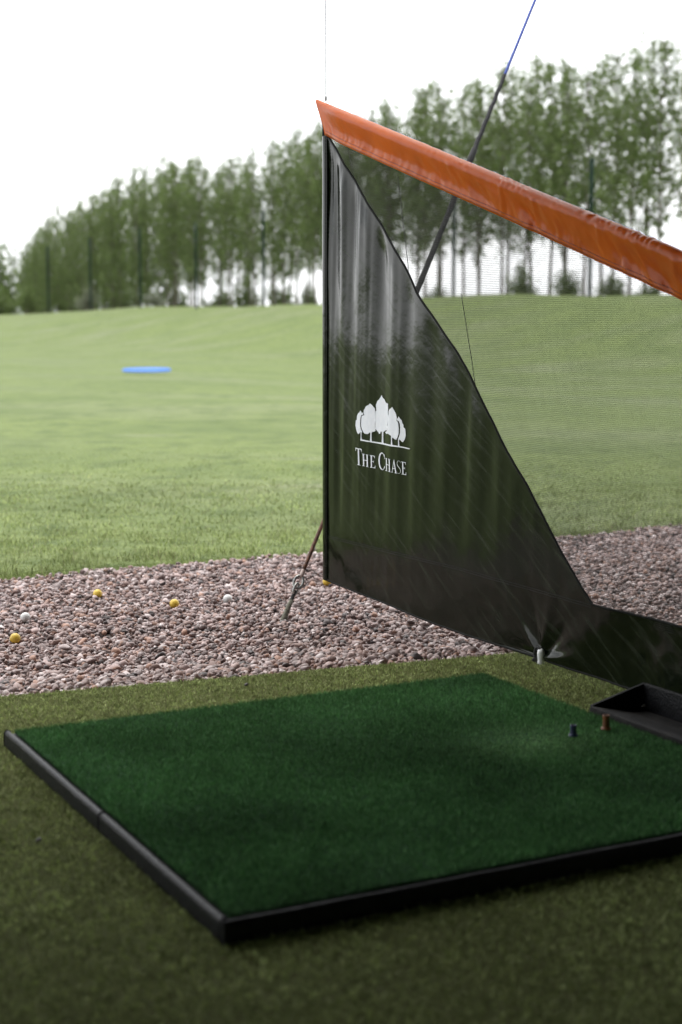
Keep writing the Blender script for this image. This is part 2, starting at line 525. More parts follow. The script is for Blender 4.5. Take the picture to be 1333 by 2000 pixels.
# range grass, near part
def make_range_grass():
    Vs, Ts, Cs, k = [], [], [], 0
    for (ya, yb, dens, la, lb, wd) in ((7.0, 9.2, 5200, 0.012, 0.032, 0.0032), (9.2, 12.0, 2300, 0.012, 0.03, 0.0045), (12.0, 18.0, 700, 0.01, 0.026, 0.008)):
        area = 0.5 * (yb + ya) * 0.46 * (yb - ya) + 0.6
        n = int(area * dens)
        y = np.sqrt(rng.uniform(ya ** 2, yb ** 2, n)); x = rng.uniform(-1, 1, n) * (0.226 * y + 0.15)
        v = x * FV[0] + y * FV[1]; u = x * FU[0] + y * FU[1]
        edge = GV_FAR + 0.05 * np.sin(u * 2.1) + 0.035 * np.sin(u * 5.3 + 1) + 0.02 * np.sin(u * 13.7)
        ok = v > edge - rng.exponential(0.022, n)
        x, y, v, u = x[ok], y[ok], v[ok], u[ok]
        cl = np.array([fbm(a * 1.1, b * 1.1, 2.0) for a, b in zip(x, y)])
        cl2 = np.array([fbm(a * 4.5, b * 4.5, 9.0, 2) for a, b in zip(x, y)])
        keep = rng.uniform(0, 1, len(x)) < np.clip(0.8 + 0.8 * cl2, 0.25, 1)
        x, y, v, u, cl, cl2 = x[keep], y[keep], v[keep], u[keep], cl[keep], cl2[keep]
        n = len(x)
        z = np.array([terrain_z(a, b) for a, b in zip(x, y)])
        z = np.maximum(z, -0.125)
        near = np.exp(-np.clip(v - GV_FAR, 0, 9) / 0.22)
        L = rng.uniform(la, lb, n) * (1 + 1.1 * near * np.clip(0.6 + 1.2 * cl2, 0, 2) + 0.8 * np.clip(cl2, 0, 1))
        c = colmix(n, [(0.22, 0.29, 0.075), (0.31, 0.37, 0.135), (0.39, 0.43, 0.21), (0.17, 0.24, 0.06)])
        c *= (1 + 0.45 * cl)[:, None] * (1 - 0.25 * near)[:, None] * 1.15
        L *= np.clip((18.5 - y) / 7.5, 0.12, 1)
        dry = rng.uniform(0, 1, n) < 0.05
        c[dry] = np.array([0.25, 0.225, 0.13])
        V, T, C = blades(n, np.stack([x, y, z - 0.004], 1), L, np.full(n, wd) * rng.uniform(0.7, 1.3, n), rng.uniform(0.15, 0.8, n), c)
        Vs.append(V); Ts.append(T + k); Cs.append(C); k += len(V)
    me = np_mesh('range_grass', np.concatenate(Vs), np.concatenate(Ts), M['blade'], np.concatenate(Cs))
    nrm = rng.normal(0, 0.35, (len(me.vertices) // 5, 3)) + np.array([0, 0, 1.0])
    nrm = np.repeat(nrm / np.linalg.norm(nrm, axis=1)[:, None], 5, 0)
    me.polygons.foreach_set('use_smooth', np.full(len(me.polygons), True))
    me.normals_split_custom_set_from_vertices(nrm.tolist())
    o = link('range_grass', me)
    tag(o, 'uneven green grass beyond the gravel strip', 'grass', kind='stuff')
make_range_grass()

# mat placement (in bay coordinates), from its corners
_B = on_ground(440, 1800, 0.048); _A = on_ground(12, 1430, 0.048); _C = on_ground(945, 1308, 0.05)
MU0 = 0.5 * (UV(_A)[0] + UV(_B)[0]); MV0 = UV(_B)[1]; MV1 = UV(_C)[1]; MU1 = UV(_C)[0]
MAT_Z = 0.048

def make_turf_fibres():
    n = 260000
    y = np.sqrt(rng.uniform(1.75 ** 2, 5.75 ** 2, n)); x = rng.uniform(-1, 1, n) * (0.226 * y + 0.05)
    v = x * FV[0] + y * FV[1]; u = x * FU[0] + y * FU[1]
    ok = (v < turf_edge(u)) & ~((u > MU0 + 0.02) & (u < MU1 - 0.005) & (v > MV0 + 0.02) & (v < MV1 - 0.005))
    x, y = x[ok], y[ok]; n = len(x)
    wear = np.array([fbm(a * 2.3, b * 2.3, 4.0) for a, b in zip(x, y)])
    c = colmix(n, [(0.34, 0.415, 0.135), (0.21, 0.29, 0.095), (0.52, 0.57, 0.28), (0.36, 0.42, 0.19)], 0.2) * (1 + 0.3 * wear)[:, None] * cells(x, y, 0.009, 0.35, 1.5)[:, None]
    V, T, C = blades(n, np.stack([x, y, np.full(n, -0.001)], 1), rng.uniform(0.007, 0.016, n), rng.uniform(0.002, 0.0038, n), rng.uniform(0.4, 0.95, n), c, seg2=False)
    o = link('turf_pile', np_mesh('turf_pile', V, T, M['fibre'], C))
    tag(o, 'short olive fibres of the artificial turf floor', 'artificial turf', kind='stuff')
make_turf_fibres()

# ------------------------------------------------------------------ pebbles
def make_pebbles():
    def lumps(sub, cnt):
        bm = bmesh.new(); bmesh.ops.create_icosphere(bm, subdivisions=sub, radius=1.0)
        bm.verts.ensure_lookup_table()
        bv = np.array([v.co[:] for v in bm.verts]); bf = np.array([[v.index for v in f.verts] for f in bm.faces]); bm.free()
        out = []
        for k in range(cnt):
            d = np.array([1 + 0.42 * fbm(p[0] * 0.95 + 13 * k, p[1] * 0.95, p[2] * 0.95, 2) for p in bv])
            q = bv * d[:, None]
            for _ in range(3):                      # flattened sides, as split stone has
                nrm = rng.normal(size=3); nrm /= np.linalg.norm(nrm)
                h = q @ nrm; lim = rng.uniform(0.45, 0.75)
                q = q - np.clip(h - lim, 0, None)[:, None] * nrm * 0.9
            out.append(q)
        return out, bf
    kinds = [lumps(2, 16), lumps(1, 16)]
    N = 82000
    y = np.sqrt(rng.uniform(4.4 ** 2, 9.7 ** 2, N)); x = rng.uniform(-1, 1, N) * (0.226 * y + 0.08)
    v = x * FV[0] + y * FV[1]; u = x * FU[0] + y * FU[1]
    ok = (v > turf_edge(u) - 0.012) & (v < GV_FAR + 0.03 + 0.05 * np.sin(u * 2.1) + 0.035 * np.sin(u * 5.3 + 1))
    ok &= rng.uniform(0, 1, N) < np.clip(1.2 - 0.12 * (y - 4.6), 0.6, 1)
    x, y, v, u = x[ok], y[ok], v[ok], u[ok]
    n = len(x)
    sz = np.clip(rng.lognormal(math.log(0.0092), 0.36, n), 0.004, 0.021)
    z = np.array([gravel_z(a, b) for a, b in zip(u, v)]) - 0.008 + rng.uniform(0, 1, n) ** 1.5 * 0.020
    # a few stones kicked onto the turf and into the grass
    pal = np.array([(0.34, 0.265, 0.245), (0.25, 0.175, 0.15), (0.42, 0.365, 0.35), (0.16, 0.12, 0.11), (0.28, 0.235, 0.225), (0.52, 0.48, 0.465), (0.30, 0.185, 0.135), (0.08, 0.068, 0.066)])
    pc = pal[rng.choice(len(pal), n, p=[0.20, 0.17, 0.13, 0.16, 0.14, 0.06, 0.07, 0.07])] * rng.uniform(0.7, 1.15, (n, 1))
    pc *= np.array([1.2, 1.13, 1.14])
    for j, (px, py) in enumerate(((482, 1336), (76, 1640))):
        q = on_ground(px, py, 0.012); x[j], y[j], z[j] = q[0], q[1], 0.011; sz[j] = 0.007; pc[j] = (0.05, 0.042, 0.035)
    near = y < 6.0
    Vs, Ts, Cs, base = [], [], [], 0
    for sel, (shapes, bf) in ((near, kinds[0]), (~near, kinds[1])):
        idx = np.nonzero(sel)[0]; m = len(idx); nv = len(shapes[0])
        sc = sz[idx, None] * np.stack([rng.uniform(0.95, 1.5, m), rng.uniform(0.8, 1.1, m), rng.uniform(0.5, 0.9, m)], 1)
        Q = np.array(shapes)[np.arange(m) % len(shapes)] * sc[:, None, :]
        a = rng.uniform(0, 6.283, m); t = rng.normal(0, 0.5, m); w = rng.normal(0, 0.5, m)
        def rot(Q, ang, i, j):
            c, s_ = np.cos(ang)[:, None], np.sin(ang)[:, None]
            A, B = Q[:, :, i].copy(), Q[:, :, j].copy()
            Q[:, :, i] = c * A - s_ * B; Q[:, :, j] = s_ * A + c * B
        rot(Q, w, 2, 0); rot(Q, t, 1, 2); rot(Q, a, 0, 1)
        Q += np.stack([x[idx], y[idx], z[idx]], 1)[:, None, :]
        Vs.append(Q.reshape(-1, 3)); Ts.append((bf[None] + (np.arange(m) * nv)[:, None, None]).reshape(-1, 3) + base)
        Cs.append(np.repeat(pc[idx], nv, 0)); base += m * nv
    o = link('gravel', np_mesh('gravel', np.concatenate(Vs), np.concatenate(Ts), M['pebble'], np.concatenate(Cs), smooth=True))
    tag(o, 'loose pinkish grey gravel between the bay and the grass', 'gravel', kind='stuff')
make_pebbles()

# ------------------------------------------------------------------ the hitting mat
def make_mat():
    base = W((MU0 + MU1) / 2, (MV0 + MV1) / 2, 0)
    e = empty('hitting_mat', base, 'square dark green hitting mat in a raised black rubber edging', 'golf mat')
    RW = 0.019
    mesh_obj('base', *boxuv(MU0 + RW + 0.004, MU1 - 0.002, MV0 + RW + 0.004, MV1 - 0.002, 0.002, 0.030), M['rubber'], e, smooth=False)
    # pile surface, very slightly uneven
    nu, nv = 60, 60
    us = np.linspace(MU0 + RW + 0.014, MU1, nu); vs2 = np.linspace(MV0 + RW + 0.030, MV1, nv)
    def mz(u, v):
        return MAT_Z - 0.012 + 0.0025 * fbm(u * 3, v * 3, 8.0)
    pv = [W(u, v, mz(u, v)) for v in vs2 for u in us]
    top = mesh_obj('carpet', pv, grid_faces(nv, nu), M['matgreen'], e)
    sk = []
    ring = [(us[0], vs2[0]), (us[-1], vs2[0]), (us[-1], vs2[-1]), (us[0], vs2[-1])]
    sv_ = [W(a, b, MAT_Z - 0.0125) for a, b in ring] + [W(a, b, 0.0305) for a, b in ring]
    mesh_obj('carpet_edge', sv_, [(i, (i + 1) % 4, 4 + (i + 1) % 4, 4 + i) for i in range(4)], M['matgreen'], e, smooth=False)
    n = 200000
    u = rng.uniform(us[0] - 0.002, us[-1] + 0.003, n); v = rng.uniform(vs2[0] - 0.002, vs2[-1] + 0.003, n)
    p = FU[None] * u[:, None] + FV[None] * v[:, None]
    ok = in_view(p[:, 0], p[:, 1], 0.03)
    u, v, p = u[ok], v[ok], p[ok]; n = len(u)
    p[:, 2] = MAT_Z - 0.0125
    # the strike zone by the tees is worn paler, other patches are crushed darker
    wear = np.array([fbm(a * 2.2, b * 2.2, 6.0) for a, b in zip(u, v)])
    tu, tv_ = UV(on_ground(1040, 1440, MAT_Z))
    strike = np.exp(-(((u - tu) / 0.16) ** 2 + ((v - tv_) / 0.13) ** 2))
    c = colmix(n, [(0.095, 0.245, 0.08), (0.06, 0.17, 0.055), (0.18, 0.35, 0.15)], 0.15)
    c = c * (1 + 0.45 * wear)[:, None] * cells(u, v, 0.007, 0.5, 1.4)[:, None] + strike[:, None] * np.array([0.13, 0.18, 0.09])
    L = rng.uniform(0.009, 0.014, n) * (1 - 0.35 * strike)
    V, T, C = blades(n, p, L, rng.uniform(0.0014, 0.0024, n), np.clip(rng.normal(0.5, 0.2, n) + 0.25 * strike, 0.1, 0.95), c, seg2=False)
    me = np_mesh('pile', V - base[None], T, M['fibre'], C)
    pile = link('pile', me, e); pile['kind'] = 'stuff'
    # rubber edging on the two open sides: rounded lip with a joint at the middle of the left one
    def rail(a, b, inward, name):
        prof = [(0, 0.001), (0.001, 0.036), (0.003, 0.042), (0.007, 0.045), (RW - 0.008, 0.045), (RW - 0.003, 0.042), (RW, 0.036), (RW, 0.001)]
        a = np.asarray(a, float); b = np.asarray(b, float); d = (b - a)
        V_ = []
        ns = 24
        for i in range(ns + 1):
            q = a + d * i / ns
            for (w, h) in prof:
                m0 = (i in (0, ns))
                V_.append(W(q[0] + inward[0] * w, q[1] + inward[1] * w, h + 0.0012 * fbm(q[0] * 6, q[1] * 6, 2.2) * (h > 0.01)))
        m = len(prof)
        Fc = grid_faces(ns + 1, m, True) + [tuple(range(m)), tuple(range(ns * m + m - 1, ns * m - 1, -1))]
        return mesh_obj(name, V_, Fc, M['rubber'], e, smooth=False)
    midv = UV(on_ground(197, 1583, 0.05))[1]
    rail((MU0, MV0 + RW + 0.001), (MU0, midv - 0.0012), (1, 0), 'edging')
    rail((MU0, midv + 0.0012), (MU0, MV1 - 0.01), (1, 0), 'edging')
    rail((MU0, MV0), (MU1, MV0), (0, 1), 'edging')
    for o in e.children:
        if o.name.startswith('edging'): bevel(o, 0.0025)
    return e
make_mat()

def tee(px, py_base, w_px, h_px, mat, name, label):
    p = on_ground(px, py_base, MAT_Z - 0.006)
    s = p[1] / FPX
    r, h = w_px * s / 2, h_px * s
    e = empty(name, p, label, 'golf tee')
    prof = [(r * 1.5, 0.0), (r * 1.5, 0.003), (r * 1.05, 0.006), (r * 0.95, h * 0.5), (r, h * 0.86), (r * 1.08, h * 0.93), (r * 1.05, h), (r * 0.72, h), (r * 0.62, h * 0.8), (0.0004, h * 0.78)]
    ns = 20
    V_ = [p + np.array([a * math.cos(6.2832 * k / ns), a * math.sin(6.2832 * k / ns), z]) for a, z in prof for k in range(ns)]
    mesh_obj('tube', V_[2 * ns:], grid_faces(len(prof) - 2, ns, True), mat, e)
    mesh_obj('collar', V_[:3 * ns], grid_faces(3, ns, True), mat, e)
tee(1184, 1424, 14, 29, M['tee_orange'], 'rubber_tee', 'taller orange rubber tee standing on the mat beside the ball tray')
tee(1120, 1437, 13, 22, M['tee_blue'], 'rubber_tee', 'short navy blue rubber tee standing on the green mat')

# ------------------------------------------------------------------ divider between the bays
FOOT = on_ground(1060, 1297, 0.0)
U0 = UV(FOOT)[0]                                  # the divider hangs in the plane u = U0

def on_div(x, y, du=0.0):
    """photo point -> (v, z) on the divider's plane"""
    r = ray(x, y)
    t = (U0 + du - float(np.dot(CAM, FU))) / float(np.dot(r, FU))
    p = CAM + r * t
    return UV(p)[1], float(p[2])

VE = on_div(632, 700)[0]                          # far, free end of the divider
curve_px = [(641, 266), (662, 300), (690, 347), (720, 397), (755, 456), (790, 516), (815, 570), (850, 622), (890, 682), (920, 737), (950, 800), (990, 880), (1030, 948), (1070, 1030), (1100, 1087), (1130, 1137), (1158, 1180), (1200, 1190), (1260, 1206), (1333, 1226), (1420, 1250)]
cv = [on_div(*p) for p in curve_px]
bot_px = [(633, 1131), (700, 1158), (760, 1180), (830, 1209), (905, 1240), (980, 1268), (1050, 1290), (1110, 1308), (1206, 1344)]
bv_ = [on_div(*p) for p in bot_px]
seam_px = [(640, 1046), (780, 1079), (900, 1108), (1030, 1146), (1160, 1182)]
sm_ = [on_div(*p) for p in seam_px]
cvv = np.array([c[0] for c in cv])[::-1]; cvz = np.array([c[1] for c in cv])[::-1]
VR = 2.9                                          # where the divider is cut off, out of the picture
cvv = np.concatenate([[VR], cvv]); cvz = np.concatenate([[cvz[0] * 0.98], cvz])
bvv = np.array([c[0] for c in bv_])[::-1]; bvz = np.maximum(np.array([c[1] for c in bv_])[::-1], 0.014)
bvv = np.concatenate([[VR], bvv]); bvz = np.concatenate([[0.016], bvz])
smv = np.array([c[0] for c in sm_])[::-1]; smz = np.array([c[1] for c in sm_])[::-1]
PINCH = on_div(1056, 1284)

def fold(v, z):
    """how far the hanging cloth stands off the plane, towards the camera's bay (metres)"""
    seam = float(np.interp(v, smv, smz))
    above = float(sstep(seam - 0.05, seam + 0.45, z))
    top = float(sstep(0.9, 2.0, z))
    ph = 0.5 * fbm(v * 2.3, z * 0.3, 5.0)
    f = (0.004 + 0.021 * top) * math.sin(2 * math.pi * (v / 0.21 + ph)) * (0.55 + 0.6 * fbm(v * 2.0, 0.2 * z, 31.0))
    f += (0.007 + 0.009 * top) * fbm(v * 8.0 + 0.25 * z, z * 0.30, 17.0, 3)
    dedge = float(np.interp(v, cvv, cvz)) - z
    f *= (0.15 + 0.85 * above) * (0.35 + 0.65 * float(sstep(0.0, 0.12, dedge)))
    f += 0.010 * fbm(v * 1.1, z * 0.9, 11.0) + 0.0015 * fbm(v * 7, z * 2.0, 3.0)
    # creases fanning out of the tie at the foot
    dv, dz = v - PINCH[0], z - PINCH[1]
    rr = math.hypot(dv, dz); an = math.atan2(dz, -dv)
    f += 0.017 * math.exp(-rr / 0.14) * (1 - math.exp(-rr / 0.02)) * math.sin(an * 5.2 + 0.6) * (0.6 + 0.4 * math.sin(an * 11))
    # slack swags along the strip right of the tie
    right = float(sstep(0.05, 0.35, PINCH[0] - v))
    f += right * (0.007 * math.sin(9.5 * (v * 0.8 + z * 1.3)) + 0.0045 * fbm(v * 9, z * 6, 41.0))
    edge = float(sstep(0.0, 0.03, VE - v))
    return f * (0.3 + 0.7 * edge)

def S(v, z, off=0.0):
    return W(U0 - fold(v, z) - off, v, z)

div = empty('bay_divider', W(U0, VE, float(bvz[-1])), 'dark green sail-shaped bay divider with white tree emblem, net and orange padded top', 'bay divider')

def sheet(name, lo, hi, vlist, nr, off, mat, solid=0.0016):
    V_, uv = [], []
    for i in range(nr + 1):
        t = i / nr
        for v in vlist:
            z = lo(v) * (1 - t) + hi(v) * t
            V_.append(S(v, z, off)); uv.append((v, z))
    nc = len(vlist)
    fc = grid_faces(nr + 1, nc)
    o = mesh_obj(name, V_, fc, mat, div)
    l = o.data.uv_layers.new(name='UVMap')
    for lp in o.data.loops:
        l.data[lp.index].uv = uv[lp.vertex_index]
    if solid:
        md = o.modifiers.new('solid', 'SOLIDIFY'); md.thickness = solid; md.offset = 0
    return o

def ztop(v): return float(np.interp(v, cvv, cvz))
def zbot(v): return float(np.interp(v, bvv, bvz))
def zseam(v): return float(np.interp(v, smv, smz))
vl = list(np.concatenate([np.linspace(VR, VE - 0.5, 190), np.linspace(VE - 0.5, VE - 0.08, 70)[1:], np.linspace(VE - 0.08, VE - 0.004, 24)[1:]]))
panel = sheet('banner', lambda v: zbot(v) + 0.006, ztop, vl, 110, 0.0, M['banner'])
band = sheet('lower_band', zbot, lambda v: min(zseam(v) if v > smv[0] else 9, ztop(v) - 0.003), vl, 34, 0.0018, M['banner'], 0)
# piping along the sloping edge and a sleeve with a rod down the free end
pp = [S(v, ztop(v) - 0.001) for v in vl]
mesh_obj('edge_piping', *tube(pp, 0.0042, 8), M['hem'], div)
pb = [S(v, zbot(v), 0.001) for v in vl]
mesh_obj('bottom_hem', *tube(pb, 0.0040, 8), M['hem'], div)
top_end = on_div(632, 238)[1]
mesh_obj('end_rod', *tube([W(U0 + 0.004, VE + 0.004, z) for z in np.linspace(zbot(VE), top_end, 14)], 0.0055, 10), M['hem'], div)
zz = np.linspace(zbot(VE) + 0.003, top_end - 0.06, 60)
hv = []
for z in zz:
    for k, (dv, dn) in enumerate(((-0.014, 0.004), (-0.006, 0.0075), (0.008, 0.0088), (0.022, 0.0075), (0.028, 0.0042))):
        q = W(U0, VE - dv * 1.0 - 0.012, z) - FU * (dn + 0.3 * fold(VE - 0.03, z))
        hv.append(q)
hem = mesh_obj('end_sleeve', hv, grid_faces(len(zz), 5), M['banner'], div)
lu = hem.data.uv_layers.new(name='UVMap')
for lp in hem.data.loops:
    i = lp.vertex_index; lu.data[lp.index].uv = (0.01 * (i % 5) + VE, float(zz[i // 5]))
# stitching: short dark stitches along the seam and the end sleeve
def stitches(path, name, mat, length=0.006, gap=0.004, r=0.0008):
    pth = [np.asarray(p, float) for p in path]
    seg = [np.linalg.norm(pth[i + 1] - pth[i]) for i in range(len(pth) - 1)]
    cum = np.concatenate([[0], np.cumsum(seg)]); arr = np.array(pth)
    def at(s): return np.array([np.interp(s, cum, arr[:, k]) for k in range(3)])
    parts, s = [], 0.0
    while s + length < cum[-1]:
        parts.append(tube([at(s), at(s + length)], r, 4)); s += length + gap
    o = mesh_obj(name, *merge(*parts), mat, div, smooth=False)
    o['kind'] = 'stuff'
vq = np.linspace(smv[0] + 0.01, VE - 0.04, 160)
for dz in (0.001, 0.009):
    stitches([S(v, min(zseam(v), ztop(v)) - dz, 0.0022) for v in vq], 'seam_stitching', M['thread_dark'], 0.010, 0.003, 0.0009)
stitches([W(U0, VE - 0.034, z) - FU * (0.0085 + 0.3 * fold(VE - 0.03, z)) for z in zz], 'sleeve_stitching', M['thread_dark'], 0.010, 0.003, 0.0009)

# padded orange top
A_t = on_div(620, 194); B_t = on_div(1333, 489); A_b = on_div(641, 266); B_b = on_div(1333, 586)
tdir = np.array([B_t[0] - A_t[0], B_t[1] - A_t[1]])
def top_line(v): return A_t[1] + tdir[1] / tdir[0] * (v - A_t[0])
def bot_line(v): return A_b[1] + (B_b[1] - A_b[1]) / (B_b[0] - A_b[0]) * (v - A_b[0])

def make_pad():
    R_ = 0.026
    R_FULL = R_
    ns, V_ = 420, []
    v0, v1 = A_t[0], VR
    arc = 14
    L_tot = abs(v1 - v0)
    sl = math.atan2(tdir[1], -tdir[0])
    for i in range(ns + 1):
        q = i / ns
        v = v0 + (v1 - v0) * q
        zt, zb = top_line(v), bot_line(v)
        H_ = zt - zb
        s = abs(v - v0)
        wr = float(sstep(0.7, 1.5, s))              # more slack and wrinkles towards the low end
        R_ = 0.011 + (R_FULL - 0.011) * float(sstep(0.0, 0.22, s))
        ring = []
        # camera side from the hem up, over the tube, down the other side
        fl = 0.016 * (1 - float(sstep(0.5, 1.6, s))) * float(sstep(0.02, 0.2, s))
        for k in range(13):
            t = k / 12
            h = t * (H_ - R_)
            n = 0.005 + (R_ - 0.005) * float(sstep(0.22, 1.0, t)) * (0.4 + 0.6 * t) + fl * (1 - float(sstep(0.0, 0.30, t)))
            w = 0.0075 * fbm(s * 13 + 1.2 * t, t * 0.5, 1.0) * (0.5 + wr) * math.sin(math.pi * min(1, 0.15 + t))
            w += 0.0045 * wr * max(0, fbm(s * 24 + t * 2.2, t * 1.0, 4.0, 2)) * (0.3 + t)
            w += 0.0030 * fbm(s * 38, t * 0.5, 7.0, 2) * math.exp(-((t - 0.25) / 0.16) ** 2)
            w += 0.004 * wr * max(0.0, 1 - abs(math.sin(s * 11 + 1.5 * fbm(s * 2, 0, 3.0)) * 4)) * t
            ring.append((n + w, h))
        for k in range(1, arc):
            a = math.pi * k / arc
            cr = 0.0038 * wr * fbm(s * 75, a * 0.7, 2.0, 2) * float(sstep(-0.25, 0.25, fbm(s * 3.5, 0, 9.0, 2))) + 0.0012 * fbm(s * 12, a, 6.0, 2)
            rr = R_ + cr
            ring.append((rr * math.cos(a), H_ - R_ + rr * math.sin(a)))
        for k in range(13):
            t = 1 - k / 12
            ring.append((-(0.004 + (R_ - 0.004) * t), t * (H_ - R_)))
        for (n, h) in ring:
            # the free end is cut on the slant: its foot starts a little further in
            kk = (A_t[0] - A_b[0] - 0.02) * float(1 - sstep(0.0, 0.45, s))
            fr = h / H_
            V_.append(W(U0 - n, v - kk * (1 - fr), zt * fr + bot_line(v - kk) * (1 - fr)))
    m = 13 + arc - 1 + 13
    Fc = grid_faces(ns + 1, m, True) + [tuple(range(m)), tuple(range(ns * m + m - 1, ns * m - 1, -1))]
    pad = mesh_obj('padded_top', V_, Fc, M['orange'], div)
    # hem stitching, two rows
    def front(i, k): return np.array(V_[i * m + k]) - FU * 0.0008
    for t in (0.06, 0.16):
        k0 = t * 12; k = int(k0); fr = k0 - k
        o_path = [front(i, k) * (1 - fr) + front(i, k + 1) * fr for i in range(2, ns, 2)]
        parts = []
        for i in range(len(o_path) - 1):
            a, b = o_path[i], o_path[i + 1]
            parts.append(tube([a, a + (b - a) * 0.8], 0.0008, 4))
        o = mesh_obj('hem_stitching', *merge(*parts), M['stitch'], pad, smooth=False); o['kind'] = 'stuff'
    return pad
make_pad()

# the net: single threads between sail edge and padded top
def make_net():
    parts_v, parts_f, k = [], [], 0
    r, pitch = 0.00068, 0.0062
    def nf(v, z): return 0.010 * fbm(v * 1.3, z * 1.1, 21.0) + 0.004 * math.sin(v * 16 + 0.8 * z) * float(sstep(1.0, 2.0, z))
    def thread(pts):
        nonlocal k
        m = len(pts)
        pts = np.array(pts)
        t = pts[-1] - pts[0]; t /= np.linalg.norm(t)
        b = np.cross(t, FU); b /= np.linalg.norm(b)
        offs = [(-FU * r), (FU * 0.5 * r + b * 0.87 * r), (FU * 0.5 * r - b * 0.87 * r)]
        for p in pts:
            for o in offs: parts_v.append(p + o)
        for i in range(m - 1):
            for j in range(3):
                a, c = k + i * 3 + j, k + i * 3 + (j + 1) % 3
                parts_f.append((a, c, c + 3, a + 3))
        k += 3 * m
    v = VR + 0.01
    while v < VE - 0.006:
        z0, z1 = ztop(v) - 0.03, bot_line(v) + 0.012
        if z1 - z0 > 0.035:
            m = max(3, int((z1 - z0) / 0.12) + 2)
            thread([W(U0 + 0.006 - nf(v, z), v, z) for z in np.linspace(z0, z1, m)])
        v += pitch
    zt = float(ztop(VR)) - 0.02
    zmax = bot_line(VE)
    z = zt
    vg = np.linspace(VR + 0.01, VE - 0.006, 700)
    top_b = np.array([bot_line(q) + 0.012 for q in vg]); low_b = np.array([ztop(q) - 0.03 for q in vg])
    while z < zmax:
        ok = (z < top_b) & (z > low_b)
        idx = np.nonzero(ok)[0]
        if len(idx) > 3:
            a, b = vg[idx[0]], vg[idx[-1]]
            m = max(3, int((b - a) / 0.10) + 2)
            thread([W(U0 + 0.006 - nf(q, z), q, z) for q in np.linspace(a, b, m)])
        z += pitch
    o = mesh_obj('net', parts_v, parts_f, M['net'], div, smooth=False)
    o['kind'] = 'stuff'
    # joins between the net's widths
    for px in ((675, 285, 690, 345), (776, 345, 797, 535), (899, 572, 929, 765)):
        a = on_div(px[0], px[1]); b = on_div(px[2], px[3])
        pts = []
        for q in np.linspace(0, 1, 12):
            vv = a[0] + (b[0] - a[0]) * q; z_ = a[1] + (b[1] - a[1]) * q
            pts.append(W(U0 + 0.004 - nf(vv, z_), vv, z_))
        mesh_obj('net_join', *tube(pts, 0.0014, 6), M['net'], div)
make_net()

# the white print: five trees on a line, and the name below
LX, LY, LS = 660.0, 740.0, 180 / 1333.0
print_layer = [0]
def add_print(name, polys, parent, cuts=2):
    bm = bmesh.new()
    for poly in polys:
        pts = [on_div(LX + x * LS, LY + y * LS) for x, y in poly]
        vsb = [bm.verts.new((a, b, 0)) for a, b in pts]
        try: bm.faces.new(vsb)
        except ValueError: pass
    bmesh.ops.triangulate(bm, faces=bm.faces[:])
    for _ in range(cuts):
        long = [e for e in bm.edges if e.calc_length() > 0.010]
        if long: bmesh.ops.subdivide_edges(bm, edges=long, cuts=1)
        bmesh.ops.triangulate(bm, faces=bm.faces[:])
    print_layer[0] += 1
    off = 0.0022 + 0.00012 * print_layer[0]
    bm.verts.ensure_lookup_table()
    V_ = [S(v.co.x, v.co.y, off) for v in bm.verts]
    Fc = [tuple(v.index for v in f.verts) for f in bm.faces]
    bm.free()
    return mesh_obj(name, V_, Fc, M['print'], parent, smooth=True)

emb = empty('emblem', (0, 0, 0)); emb.parent = div
emb['label'] = 'white printed emblem of five trees on a ground line'
t_c = [(635, 235), (655, 275), (680, 295), (690, 320), (712, 350), (716, 366), (735, 350), (750, 360), (748, 400), (752, 440), (748, 480), (752, 520), (772, 545), (768, 560), (787, 590), (783, 620), (797, 650), (800, 690), (792, 728), (770, 746), (747, 740), (735, 727), (720, 742), (690, 748), (665, 770), (640, 770), (625, 758), (612, 790), (597, 797), (584, 770), (558, 742), (534, 713), (517, 680), (510, 640), (505, 600), (515, 560), (517, 520), (520, 480), (532, 462), (556, 462), (553, 400), (550, 380), (570, 350), (573, 315), (595, 300), (610, 275)]
t_l2 = [(477, 355), (500, 375), (520, 405), (542, 435), (535, 448), (510, 465), (503, 500), (500, 560), (490, 600), (495, 650), (508, 700), (545, 752), (530, 765), (505, 765), (498, 785), (470, 775), (455, 795), (440, 780), (425, 797), (402, 790), (384, 760), (370, 730), (360, 690), (357, 640), (363, 560), (369, 533), (402, 525), (395, 490), (395, 450), (410, 430), (415, 405), (440, 385), (455, 382)]
t_l1 = [(350, 455), (370, 490), (388, 490), (390, 512), (360, 526), (351, 560), (346, 640), (348, 690), (358, 735), (378, 775), (355, 768), (340, 780), (320, 800), (300, 770), (285, 720), (277, 670), (280, 600), (295, 590), (297, 540), (312, 500), (335, 485)]
t_r1 = [(822, 400), (840, 440), (860, 475), (875, 510), (885, 545), (888, 575), (884, 602), (903, 622), (911, 660), (915, 720), (912, 800), (897, 850), (880, 880), (865, 860), (850, 872), (835, 850), (820, 852), (800, 820), (770, 800), (740, 790), (715, 795), (695, 768), (725, 757), (745, 762), (775, 765), (803, 745), (812, 690), (809, 645), (796, 620), (799, 590), (782, 560), (784, 540), (764, 510), (762, 470), (790, 430), (805, 425)]
t_r2 = [(912, 540), (930, 575), (950, 600), (955, 635), (970, 660), (972, 700), (995, 720), (1000, 770), (1003, 820), (990, 870), (965, 915), (945, 905), (930, 880), (907, 872), (919, 830), (929, 780), (931, 700), (927, 650), (916, 612), (895, 598), (893, 575), (905, 565)]
ground_l = [(350, 884), (366, 874), (500, 902), (650, 924), (815, 953), (920, 969), (1085, 1010), (1055, 1018), (920, 987), (810, 974), (650, 947), (480, 914), (356, 893)]
